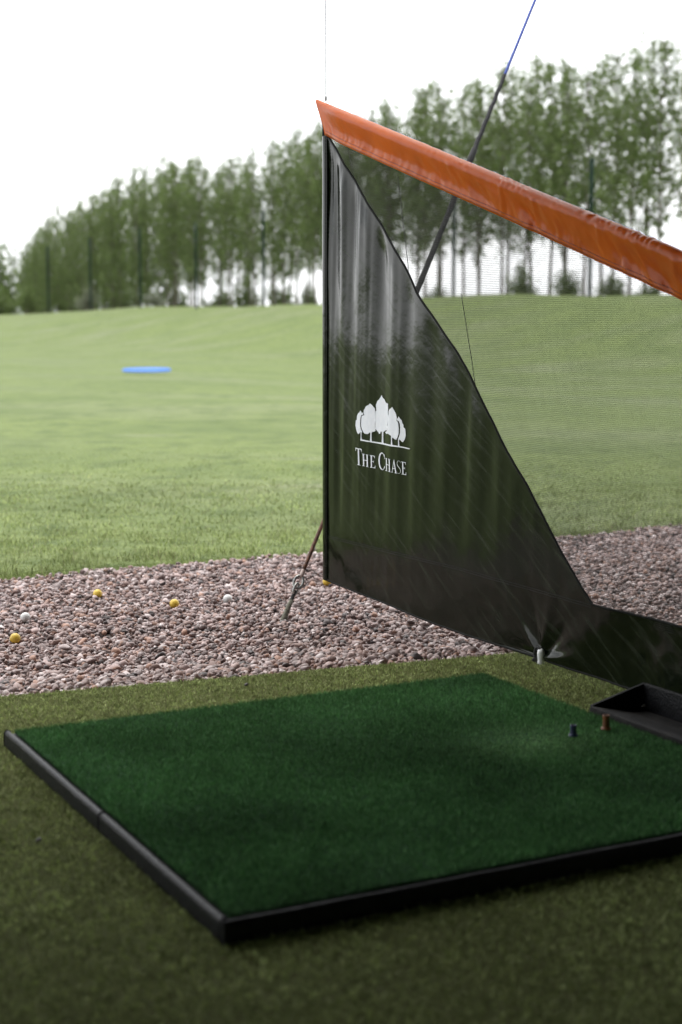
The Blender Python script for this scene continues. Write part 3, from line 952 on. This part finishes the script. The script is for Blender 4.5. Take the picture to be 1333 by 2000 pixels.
def trunk(x0, x1, y0, y1): return [(x0, y0), (x1, y0), (x1 - 1, (y0 + y1) / 2), (x1 + 4, y1), (x0 - 4, y1), (x0 + 1, (y0 + y1) / 2)]
for poly in (t_c, t_l2, t_l1, t_r1, t_r2):
    add_print('printed_tree', [poly], emb)
for tr in (trunk(642, 663, 765, 930), trunk(482, 499, 770, 905), trunk(354, 365, 768, 884), trunk(806, 822, 815, 960), trunk(909, 921, 870, 972)):
    add_print('printed_trunk', [tr], emb)
add_print('printed_ground_line', [ground_l], emb)

def rect(x0, x1, y0, y1): return [(x0, y0), (x1, y0), (x1, y1), (x0, y1)]
def letter(ch):
    """outline pieces in a unit box, y up"""
    if ch == 'T':
        return [rect(.40, .60, .025, .95), rect(.24, .76, 0, .03), rect(0, 1, .945, 1), [(0, .95), (0, .80), (.035, .80), (.12, .95)], [(1, .95), (.88, .95), (.965, .80), (1, .80)]]
    if ch == 'H':
        out = [rect(.12, .30, .03, .97), rect(.70, .88, .03, .97), rect(.29, .71, .48, .535)]
        for x in (0.02, 0.60):
            out += [rect(x, x + .38, 0, .035), rect(x, x + .38, .965, 1)]
        return out
    if ch == 'E':
        return [rect(.14, .36, .03, .97), rect(0, .96, 0, .045), rect(0, .90, .955, 1), rect(.35, .70, .49, .54), [(.96, .04), (.82, .04), (.955, .22), (1, .22)], [(.90, .96), (.78, .96), (.87, .80), (.91, .80)], [(.70, .40), (.735, .40), (.735, .63), (.70, .63)]]
    if ch == 'A':
        return [[(.04, .02), (.12, .02), (.53, .93), (.47, 1.0)], [(.47, 1.0), (.53, 1.0), (.93, .02), (.70, .02), (.44, .86)], rect(.24, .74, .30, .35), rect(-.06, .26, 0, .03), rect(.58, 1.05, 0, .03)]
    if ch == 'C':
        o, i = [], []
        for k in range(33):
            a = rad(42 + (318 - 42) * k / 32)
            o.append((.54 + .54 * math.cos(a) * (1 if math.cos(a) < 0 else .84), .5 + .515 * math.sin(a)))
            i.append((.60 + .40 * math.cos(a) * (1 if math.cos(a) < 0 else .80), .5 + .462 * math.sin(a)))
        return [o + i[::-1], [(.90, .66), (.95, .66), (.95, .95), (.915, .95), (.86, .86)], [(.84, .16), (.93, .10), (1.0, .26), (.965, .27)]]
    if ch == 'S':
        cl = [(.95, .84), (.80, .95), (.55, .985), (.25, .94), (.08, .80), (.16, .64), (.50, .50), (.85, .36), (.94, .20), (.76, .06), (.46, .015), (.20, .05), (.04, .16)]
        wd = [.03, .035, .04, .05, .07, .11, .13, .11, .07, .05, .04, .035, .03]
        L_, R2 = [], []
        for k, (x, y) in enumerate(cl):
            x0, y0 = cl[max(0, k - 1)]; x1, y1 = cl[min(len(cl) - 1, k + 1)]
            dx, dy = x1 - x0, (y1 - y0) * 2.2
            q = math.hypot(dx, dy); nx, ny = -dy / q, dx / q
            L_.append((x + nx * wd[k] / 2, y + ny * wd[k] / 2 / 2.2)); R2.append((x - nx * wd[k] / 2, y - ny * wd[k] / 2 / 2.2))
        return [[L_[k], L_[k + 1], R2[k + 1], R2[k]] for k in range(len(cl) - 1)]
word = empty('lettering', (0, 0, 0)); word.parent = div
word['label'] = 'white serif lettering reading THE CHASE'
for ch, x0, x1, h in (('T', 286, 374, 243), ('H', 378, 470, 176), ('E', 486, 554, 178), ('C', 600, 698, 246), ('H', 708, 801, 186), ('A', 812, 890, 188), ('S', 893, 942, 190), ('E', 950, 1014, 184)):
    def mp(p):
        x = x0 + (x1 - x0) * p[0]
        return (x + 0.05 * h * (0.5 - p[1]) * 0.6, 1246 + (x - 330) * 0.213 - h * p[1])
    o = None
    pieces = [[mp(p) for p in poly] for poly in letter(ch)]
    # every stroke a hair above the last so that no two faces share a plane
    Vall, Fall = [], []
    for pc in pieces:
        t = add_print('stroke', [pc], None, 1)
        k = len(Vall)
        Vall += [np.array(v.co) for v in t.data.vertices]; Fall += [tuple(i + k for i in f.vertices) for f in t.data.polygons]
        me = t.data; bpy.data.objects.remove(t); bpy.data.meshes.remove(me)
        print_layer[0] -= 0
    print_layer[0] = 12
    mesh_obj('letter', Vall, Fall, M['print'], word)

# wire from the tip up to the eave, tie peg at the foot
tipv, tipz = on_div(637, 197)
wt = W(U0, tipv, tipz)
wb = empty('hanging_wire', wt, 'thin steel wire rising straight up from the tip of the orange top', 'wire')
mesh_obj('strand', *tube([wt + np.array([0, 0, q]) for q in np.linspace(-0.004, EAVE_Z - tipz, 8)], 0.0026, 6), M['wire'], wb)
mesh_obj('crimp', *tube([wt + np.array([0, 0, q]) for q in (0.0, 0.004, 0.016, 0.02)], [0.003, 0.0045, 0.0045, 0.003], 8), M['steel'], wb)

def make_peg():
    p = W(U0 + 0.012, UV(FOOT)[1] + 0.004, 0)
    e = empty('tie_peg', p, 'small white ground peg with black loop under the divider edge', 'peg')
    prof = [(0.011, -0.01), (0.012, 0.006), (0.0105, 0.012), (0.012, 0.022), (0.0135, 0.034), (0.012, 0.046), (0.007, 0.052), (0.0005, 0.054)]
    ns = 18
    V_ = [p - FU * 0.016 + np.array([a * math.cos(6.2832 * k / ns), a * math.sin(6.2832 * k / ns), z]) for a, z in prof for k in range(ns)]
    mesh_obj('cap', V_, grid_faces(len(prof), ns, True), M['white_plastic'], e)
    lp = [p - FU * 0.02 + FV * (0.020 * math.cos(a) + 0.012) + np.array([0, 0, 0.030 + 0.026 * math.sin(a)]) for a in np.linspace(-2.4, 2.6, 18)]
    mesh_obj('loop', *tube(lp, 0.0042, 8), M['black_cord'], e)
    kn = [p - FU * 0.022 + FV * (0.022 + 0.004 * k) + np.array([0, 0, 0.008 + 0.003 * math.sin(k * 1.3)]) for k in range(5)]
    mesh_obj('knot', *tube(kn, [0.004, 0.008, 0.0085, 0.007, 0.003], 8), M['black_cord'], e)
make_peg()

# ------------------------------------------------------------------ the guy line behind the divider
GA = on_ground(553, 1213, -0.105)
GB = on_depth(633, 1016, W(U0, VE, 0)[1] + 0.07)
GD = (GB - GA) / np.linalg.norm(GB - GA)

def along(px_y):
    """distance along the guy line at which it crosses a photo row"""
    lo, hi = 0.0, 9.0
    for _ in range(60):
        m = (lo + hi) / 2
        q = GA + GD * m - CAM
        c, s = math.cos(PITCH), math.sin(PITCH)
        depth = q[1] * c - q[2] * s; upc = q[1] * s + q[2] * c
        row = 1000 - FPX * upc / depth
        if row > px_y: lo = m
        else: hi = m
    return lo

def make_guy():
    e = empty('guy_line', GA, 'taut guy line behind the divider, black strap and blue cord on a rusty ground anchor', 'guy line')
    P = lambda s: GA + GD * s
    s_ring, s_fer, s_tube, s_top = along(1142), along(1124), along(1113), along(1010)
    side = np.cross(GD, np.array([0, 1.0, 0])); side /= np.linalg.norm(side)
    dep = np.cross(GD, side)
    st = [P(s) for s in np.linspace(-0.09, along(1172), 8)]
    mesh_obj('ground_stake', *tube(st, [0.012, 0.012, 0.013, 0.0135, 0.013, 0.0115, 0.011, 0.009], 12), M['webbing'], e)
    s0, s1 = along(1176), along(1153)
    mesh_obj('stake_neck', *tube([P(s) for s in np.linspace(s0 - 0.01, s1, 5)], [0.0085, 0.009, 0.0075, 0.0085, 0.007], 10), M['black_cord'], e)
    # shackle: two interlocked rings
    def ring(c, a, b, ra, rb, r, n=26):
        V_, nseg = [], 8
        for i in range(n):
            t = 2 * math.pi * i / n
            cen = c + a * ra * math.cos(t) + b * rb * math.sin(t)
            tan = -a * ra * math.sin(t) + b * rb * math.cos(t); tan /= np.linalg.norm(tan)
            nn = np.cross(a, b); mm = np.cross(tan, nn)
            for k in range(nseg):
                q = 2 * math.pi * k / nseg
                V_.append(cen + r * (math.cos(q) * nn + math.sin(q) * mm))
        f = []
        for i in range(n):
            for k in range(nseg):
                i2, k2 = (i + 1) % n, (k + 1) % nseg
                f.append((i * nseg + k, i * nseg + k2, i2 * nseg + k2, i2 * nseg + k))
        return V_, f
    mesh_obj('ring', *ring(P(along(1137)) + side * 0.001, GD, side, 0.030, 0.0195, 0.0058), M['steel'], e)
    mesh_obj('shackle', *ring(P(along(1150)), GD, (side * 0.6 + dep * 0.8), 0.026, 0.015, 0.0055), M['steel'], e)
    mesh_obj('ferrule', *tube([P(s) for s in np.linspace(along(1127), along(1111), 5)], [0.008, 0.0095, 0.0095, 0.009, 0.008], 12), M['ferrule'], e)
    mesh_obj('rusty_sleeve', *tube([P(s) for s in np.linspace(along(1113), along(985), 14)], 0.0085, 12), M['rust'], e)
    s_b = along(146); s_k = along(300)
    sp = np.linspace(along(990), s_k, 30)
    mesh_obj('strap', *tube([P(s) for s in sp], 0.0135, 10, squash=0.35, squash_dir=(0, 1, 0)), M['black_cord'], e)
    mesh_obj('strap_knot', *tube([P(s) for s in np.linspace(along(322), along(284), 7)], [0.010, 0.015, 0.017, 0.0145, 0.0155, 0.013, 0.009], 10), M['black_cord'], e)
    mesh_obj('braided_rope', *tube([P(s) + side * 0.0012 * math.sin(s * 60) for s in np.linspace(s_k, s_b, 60)], [0.0120 - 0.0025 * q / 59 + 0.0008 * math.sin(q * 1.9) for q in range(60)], 10), M['black_cord'], e)
    # blue cord up to the eave beam
    send = (EAVE_Z + 0.02 - GA[2]) / GD[2]
    mesh_obj('blue_cord', *tube([P(s) for s in np.linspace(s_b - 0.01, send, 24)], 0.0075, 8), M['blue_cord'], e)
make_guy()
# steel arms carry the wire and the guy line out beyond the eave
_ge = GA + GD * ((EAVE_Z + 0.02 - GA[2]) / GD[2])
for (uu, vv) in ((U0, VE), UV(_ge)):
    mesh_obj('outrigger', *boxuv(uu - 0.025, uu + 0.025, EAVE_V + 0.125, vv + 0.12, EAVE_Z - 0.004, EAVE_Z + 0.055), M['post'], roof_e, smooth=False)

# ------------------------------------------------------------------ ball tray beside the mat
def make_tray():
    k1 = on_ground(1148, 1377, 0.05); k2 = on_ground(1261, 1331, 0.10)
    u0 = max(UV(k1)[0], MU1 + 0.004); v1 = UV(k1)[1]; u1 = min(UV(k2)[0], U0 - 0.045); v0 = v1 - 0.62
    e = empty('ball_tray', W((u0 + u1) / 2, (v0 + v1) / 2, 0), 'black rubber ball tray lying between the mat and the divider', 'ball tray')
    T_ = 0.012
    zl, zr = 0.050, 0.096
    def prism(pts_uz, va, vb):
        n = len(pts_uz)
        V_ = [W(u, va, z) for u, z in pts_uz] + [W(u, vb, z) for u, z in pts_uz]
        return V_, [tuple(range(n - 1, -1, -1)), tuple(range(n, 2 * n))] + [(i, (i + 1) % n, n + (i + 1) % n, n + i) for i in range(n)]
    end = [(u0, 0.004), (u1, 0.004), (u1, zr), (u0 + 0.01, zl)]
    bevel(mesh_obj('end_wall', *prism(end, v1 - T_, v1), M['rubber'], e, smooth=False), 0.002)
    bevel(mesh_obj('end_wall', *prism(end, v0, v0 + T_), M['rubber'], e, smooth=False), 0.002)
    fl = [(u0, 0.004), (u1 - T_ - 0.001, 0.004), (u1 - T_ - 0.001, 0.020), (u1 - 0.07, 0.022), (u0 + 0.02, 0.046), (u0, 0.049)]
    bevel(mesh_obj('floor_plate', *prism(fl, v0 + T_ + 0.001, v1 - T_ - 0.001), M['tray'], e, smooth=False), 0.002)
    sw = [(u1 - T_, 0.004), (u1, 0.004), (u1 + 0.004, zr), (u1 - T_ + 0.004, zr)]
    bevel(mesh_obj('side_wall', *prism(sw, v0 + T_ + 0.001, v1 - T_ - 0.001), M['rubber'], e, smooth=False), 0.002)
    # a small pale scrap, added where a pale scuff marks its floor
    q = on_ground(1256, 1379, 0.033)
    c = empty('pale_scrap', q, 'small pale scrap lying in the ball tray', 'golf tee')
    d = FU * 0.6 + FV * 0.3
    mesh_obj('shaft', *tube([q - d * 0.012, q + d * 0.002, q + d * 0.012, q + d * 0.015], [0.0012, 0.0028, 0.0032, 0.005], 8), M['ball_white'], c)
make_tray()

# ------------------------------------------------------------------ golf balls on the gravel
def ball_mesh():
    bm = bmesh.new(); bmesh.ops.create_icosphere(bm, subdivisions=4, radius=0.02135)
    # shallow dimples
    n = 180; k = np.arange(n); ph = math.pi * (3 - math.sqrt(5)) * k; zz_ = 1 - 2 * (k + .5) / n
    D = np.stack([np.sqrt(1 - zz_ ** 2) * np.cos(ph), np.sqrt(1 - zz_ ** 2) * np.sin(ph), zz_], 1)
    for v in bm.verts:
        d = np.array(v.co); d /= np.linalg.norm(d)
        m = float((D @ d).max())
        if m > 0.992: v.co *= 0.985
    me = bpy.data.meshes.new('golf_ball'); bm.to_mesh(me); bm.free()
    me.polygons.foreach_set('use_smooth', [True] * len(me.polygons))
    return me
bm_w = ball_mesh(); bm_w.materials.append(M['ball_white'])
bm_y = bm_w.copy(); bm_y.materials.clear(); bm_y.materials.append(M['ball_yellow'])
for (px, py, yel, lab) in ((30, 1241, True, 'yellow golf ball on the gravel, nearest the left edge and the turf'), (191, 1157, True, 'yellow golf ball on the gravel near the grass edge, at the left'), (341, 1174, True, 'yellow golf ball on the gravel midway between grass edge and guy line'),
                           (50, 1204, False, 'white golf ball on the gravel just above the nearest yellow ball'), (445, 1164, False, 'white golf ball half sunk in the gravel near the guy line'), (639, 1131, True, 'yellow golf ball peeping out under the far corner of the divider')):
    p = on_ground(px, py, -0.082)
    gu_, gv2 = UV(p)
    o = link('golf_ball', bm_y if yel else bm_w, loc=(p[0], p[1], gravel_z(gu_, gv2) + 0.021 - (0.006 if px == 445 else 0)))
    o.rotation_euler = (random.random() * 6, random.random() * 6, 0)
    tag(o, lab, 'golf ball', 'golf balls lying on the gravel')

# ------------------------------------------------------------------ blue target out on the range
def make_target():
    p = None
    for d in np.linspace(40, 90, 200):           # where the sight line meets the ground
        q = on_depth(287, 725, d)
        if field_z(q[0], q[1]) > q[2] - 0.12:
            p = q; break
    if p is None: p = on_depth(287, 725, 66)
    R_ = 46.5 * p[1] / FPX
    e = empty('range_target', p, 'round bright blue target disc lying on the far grass', 'target')
    til = rad(1.7)
    ns = 48
    def ringv(r, h):
        out = []
        for k in range(ns):
            a = 6.2832 * k / ns
            x, y = r * math.cos(a), r * math.sin(a)
            out.append(p + np.array([x, y * math.cos(til) - h * math.sin(til), y * math.sin(til) + h * math.cos(til) + 0.06]))
        return out
    V_ = ringv(R_ * 0.02, 0.02) + ringv(R_ * 0.5, 0.0) + ringv(R_ * 0.92, 0.0)
    mesh_obj('disc', V_, grid_faces(3, ns, True), M['target_blue'], e)
    V_ = ringv(R_ * 0.92, 0.001) + ringv(R_ * 0.93, 0.02) + ringv(R_, 0.02) + ringv(R_ * 1.01, 0.0) + ringv(R_ * 1.01, -0.05)
    mesh_obj('rim', V_, grid_faces(5, ns, True), M['target_blue'], e)
make_target()

# ------------------------------------------------------------------ net posts along the bank
def bank_pt(p, s):
    q = TN * p + TT * s
    return np.array([q[0], q[1], terrain_z(q[0], q[1])])
posts = [(80.9, 'tall green fence post on the bank, seen above and through the net'), (97.5, 'green fence post on the bank behind the black strap'),
         (131, 'green fence post on the bank, nearest left of the divider'), (147.5, 'second green fence post left of the divider on the bank'),
         (164, 'third green fence post left of the divider on the bank'), (181.5, 'fourth green fence post left of the divider on the bank'),
         (199, 'leftmost clear green fence post on the bank')]
for s, lab in posts:
    s *= 1.075
    b = bank_pt(64.5, s)
    e = empty('fence_post', b, lab, 'post', 'tall green posts along the bank')
    h = 9.3
    mesh_obj('shaft', *tube([b + np.array([0, 0, q]) for q in np.linspace(-0.4, h, 6)], 0.135, 12), M['post'], e)
    mesh_obj('cap', *tube([b + np.array([0, 0, h + q]) for q in (0, 0.03, 0.08)], [0.16, 0.16, 0.06], 12), M['post'], e)

# ------------------------------------------------------------------ poplars
def leaf_cards(cent, size, cols, flat=0.35):
    """small bent diamond leaves (two triangles) at the given centres"""
    n = len(cent)
    a = rng.normal(size=(n, 3)); a /= np.linalg.norm(a, axis=1)[:, None]
    b = rng.normal(size=(n, 3)); b -= a * (a * b).sum(1)[:, None]; b /= np.linalg.norm(b, axis=1)[:, None]
    c = np.cross(a, b)
    s = size[:, None]
    V = np.stack([cent - a * s, cent + b * s * 0.62 + c * s * 0.2, cent + a * s, cent - b * s * 0.62 + c * s * 0.2], 1).reshape(-1, 3)
    i = (np.arange(n) * 4)[:, None]
    T = np.concatenate([i + np.array([[0, 1, 2]]), i + np.array([[0, 2, 3]])], 1).reshape(-1, 3)
    return V, T, np.repeat(cols, 4, 0)

LEAF = [(0.108, 0.158, 0.046), (0.15, 0.20, 0.068), (0.074, 0.115, 0.034), (0.185, 0.23, 0.10)]
def make_poplar(k):
    """a slender poplar, 20 m tall at scale 1; returns the meshes of trunk and crown"""
    Hh = 20.0
    bend = [0.35 * fbm(k * 9.1, t * 1.5, 0.0) for t in np.linspace(0, 1, 14)]
    ben2 = [0.35 * fbm(k * 9.1 + 40, t * 1.5, 0.0) for t in np.linspace(0, 1, 14)]
    def axis(h):
        t = h / Hh
        return np.array([np.interp(t, np.linspace(0, 1, 14), bend) - bend[0], np.interp(t, np.linspace(0, 1, 14), ben2) - ben2[0], h])
    parts = [tube([axis(h) for h in np.linspace(-0.5, Hh * 0.96, 16)], [0.15 * (1 - 0.93 * q) + 0.01 for q in np.linspace(0, 1, 16)], 8)]
    cents, shade = [], []
    nb = 52
    low = (0.22, 0.26, 0.20, 0.27, 0.16, 0.15, 0.19, 0.12)[k] if k < 8 else 0.05
    for i in range(nb):
        t = low + (0.985 - low) * (i + random.random()) / nb
        h0 = t * Hh
        az = i * 2.4 + random.uniform(-0.5, 0.5)
        prof = min(1.0, (t - low) / 0.16 + 0.45) * min(1.0, (1.03 - t) / 0.40)
        ln = (2.7 + random.uniform(-0.6, 0.7)) * prof + 0.35
        rise = random.uniform(0.55, 1.15)
        p0 = axis(h0)
        d = np.array([math.cos(az), math.sin(az), rise]); d /= np.linalg.norm(d)
        path = [p0 + d * ln * q + np.array([0, 0, 0.25 * ln * q * q]) for q in np.linspace(0, 1, 5)]
        parts.append(tube(path, [0.05, 0.04, 0.03, 0.018, 0.006], 5))
        # clumps of leaves along the outer two thirds of the branch
        for q in np.linspace(0.28, 1.0, max(2, int(ln * 1.9))):
            if random.random() < (0.15 if k < 8 else 0.10): continue
            c = p0 + d * ln * q + np.array([0, 0, 0.25 * ln * q * q]) + rng.normal(0, 0.16, 3)
            m = int(rng.uniform(12, 26))
            cents.append(c + rng.normal(0, 1, (m, 3)) * np.array([0.25, 0.25, 0.30]))
            shade.append(np.full(m, rng.uniform(0.8, 1.2)))
    cents = np.concatenate(cents); shade = np.concatenate(shade)
    cols = colmix(len(cents), LEAF, 0.2) * shade[:, None]
    V, T, C = leaf_cards(cents, rng.uniform(0.09, 0.20, len(cents)), cols)
    tv_, tf = merge(*parts)
    tm = bpy.data.meshes.new('trunk'); tm.from_pydata([tuple(v) for v in tv_], [], tf); tm.materials.append(M['bark'])
    tm.polygons.foreach_set('use_smooth', [True] * len(tm.polygons))
    return tm, np_mesh('crown', V, T, M['leaf'], C)
variants = [make_poplar(k) for k in range(11)]

sky_x = [-60, 45, 60, 110, 150, 215, 270, 330, 420, 500, 560, 640, 740, 820, 880, 940, 1000, 1100, 1180, 1270, 1333, 1450]
sky_y = [540, 520, 488, 425, 402, 380, 350, 322, 333, 310, 285, 255, 226, 196, 178, 158, 142, 138, 120, 95, 76, 50]
ordn = ['first', 'second', 'third', 'fourth', 'fifth', 'sixth', 'seventh', 'eighth', 'ninth', 'tenth', 'eleventh', 'twelfth', 'thirteenth', 'fourteenth', 'fifteenth', 'sixteenth', 'seventeenth', 'eighteenth', 'nineteenth']
tens = {20: 'twenti', 30: 'thirti', 40: 'forti', 50: 'fifti', 60: 'sixti', 70: 'seventi', 80: 'eighti', 90: 'nineti'}
def ordinal(n):
    if n > 99: return 'hundredth'
    if n < 20: return ordn[n - 1]
    t, r = n // 10 * 10, n % 10
    return tens[t] + 'eth' if r == 0 else tens[t][:-1] + 'y-' + ordn[r - 1]

def make_row():
    placed = []
    for prow, s, step in ((79.0, 74.0, 3.3), (85.5, 72.6, 5.6)):
        while True:
            p = bank_pt(prow + random.uniform(-0.8, 0.8), s)
            px = 666.5 + FPX * p[0] / p[1]
            if px < 52: break
            if px < 1400: placed.append((s, p, px))
            s += step + random.uniform(-0.5, 0.5)
    placed.sort(key=lambda q: -q[2])
    for i, (s, p, px) in enumerate(placed):
        top = np.interp(px, sky_x, sky_y) + random.uniform(-12, 24)
        ztop_ = CAM[2] + (635 - top) / FPX * p[1]
        hh = ztop_ - p[2]
        tm, cm = variants[(i * 3 + i // 4) % 4] if px > 760 else variants[(i * 5 + i // 8) % 8] if px > 330 else variants[8 + i % 3]
        e = empty('poplar_tree', p, 'slender leafy poplar, %s from the right end of the tall row' % ordinal(i + 1), 'tree', 'row of poplars behind the bank')
        sc = hh / 20.0
        e.scale = (0.92 * sc * random.uniform(0.9, 1.12), 0.92 * sc * random.uniform(0.9, 1.12), sc)
        e.rotation_euler = (0, 0, random.uniform(0, 6.28))
        link('trunk', tm, e); link('crown', cm, e)
    return placed
row = make_row()

# ------------------------------------------------------------------ shrubs and low trees at the foot of the row
def make_shrub(k, pale=False):
    cents, shade = [], []
    parts = []
    for i in range(16):
        az, rr = random.uniform(0, 6.28), random.random() ** 0.5
        tip = np.array([0.62 * rr * math.cos(az), 0.62 * rr * math.sin(az), 0.32 + 0.6 * (1 - rr * rr) * random.uniform(0.7, 1.05)])
        parts.append(tube([np.array([0.05 * math.cos(az), 0.05 * math.sin(az), -0.06]), tip * np.array([0.5, 0.5, 0.55]), tip], [0.022, 0.014, 0.005], 5))
        for q in (0.45, 0.7, 0.95):
            m = 34
            cents.append(tip * np.array([q, q, q]) + rng.normal(0, 0.105, (m, 3)))
            shade.append(np.full(m, rng.uniform(0.75, 1.25)))
    cents = np.concatenate(cents); shade = np.concatenate(shade)
    cents[:, 2] = np.abs(cents[:, 2])
    stops = [(0.16, 0.18, 0.12), (0.12, 0.145, 0.08), (0.22, 0.23, 0.18)] if pale else LEAF
    V, T, C = leaf_cards(cents, rng.uniform(0.025, 0.05, len(cents)), colmix(len(cents), stops, 0.2) * shade[:, None])
    tv_, tf = merge(*parts)
    tm = bpy.data.meshes.new('stems'); tm.from_pydata([tuple(v) for v in tv_], [], tf); tm.materials.append(M['bark'])
    return tm, np_mesh('foliage', V, T, M['leaf'], C)
shr = [make_shrub(k) for k in range(4)]; shr_pale = make_shrub(9, True)

# photo column of each, its height and width in photo pixels, how far behind the crest, look
shrubs = [(18, 150, 95, 84, 0, 'tall rounded tree at the left edge of the picture'), (75, 135, 80, 86, 1, 'low leafy tree left of the leftmost green post'), (140, 118, 90, 86, 2, 'low leafy tree right of the leftmost green post'),
          (10, 60, 70, 72, 3, 'dark bush at the left edge on the bank'), (60, 62, 55, 72, 1, 'bright green bush beside the leftmost post'), (172, 56, 48, 70, 4, 'pale bush between the two leftmost posts'),
          (230, 70, 80, 84, 0, 'leafy bush under the poplars right of the second post from the left'), (310, 36, 46, 70, 4, 'low pale bush right of the third post from the left'), (345, 48, 70, 82, 2, 'bush at the foot of the poplars left of the sky gap'),
          (425, 44, 75, 80, 3, 'low green bush under the sky gap between the trunks'), (483, 56, 75, 82, 0, 'rounded bush left of the post nearest the divider'), (545, 44, 72, 82, 1, 'low bush between the last post and the divider, left one'), (600, 42, 50, 82, 2, 'bush right beside the divider edge on the bank'),
          (845, 30, 60, 82, 3, 'low bush behind the net at the foot of the strap'), (1015, 62, 62, 78, 0, 'rounded dark bush behind the net under the orange top'), (1100, 46, 70, 78, 1, 'dark bush behind the net left of the tall post'), (1185, 34, 80, 78, 2, 'low wide bush behind the net right of the tall post'), (1262, 26, 60, 78, 3, 'lowest bush behind the net near the right edge')]
for px, hp, wp, pdist, kind, lab in shrubs:
    m = (px - 666.5) / FPX
    y = pdist / (TN[0] * m + TN[1]); x = m * y
    z = terrain_z(x, y)
    # the crest hides their feet: heights count from the skyline of the bank
    crest_y = np.interp(px, [0, 300, 640, 900, 1100, 1333], [617, 608, 592, 578, 570, 566])
    ztop_ = CAM[2] + (635 - (crest_y - hp)) / FPX * y
    h = max(0.6, ztop_ - z)
    tm, cm = shr_pale if kind == 4 else shr[kind]
    e = empty('shrub' if hp < 100 else 'low_tree', (x, y, z), lab, 'bush' if hp < 100 else 'tree', 'bushes along the bank')
    wd = wp / FPX * y / 1.25
    e.scale = (wd, wd, h / 0.98)
    e.rotation_euler = (0, 0, random.uniform(0, 6.28))
    link('stems', tm, e); link('foliage', cm, e)
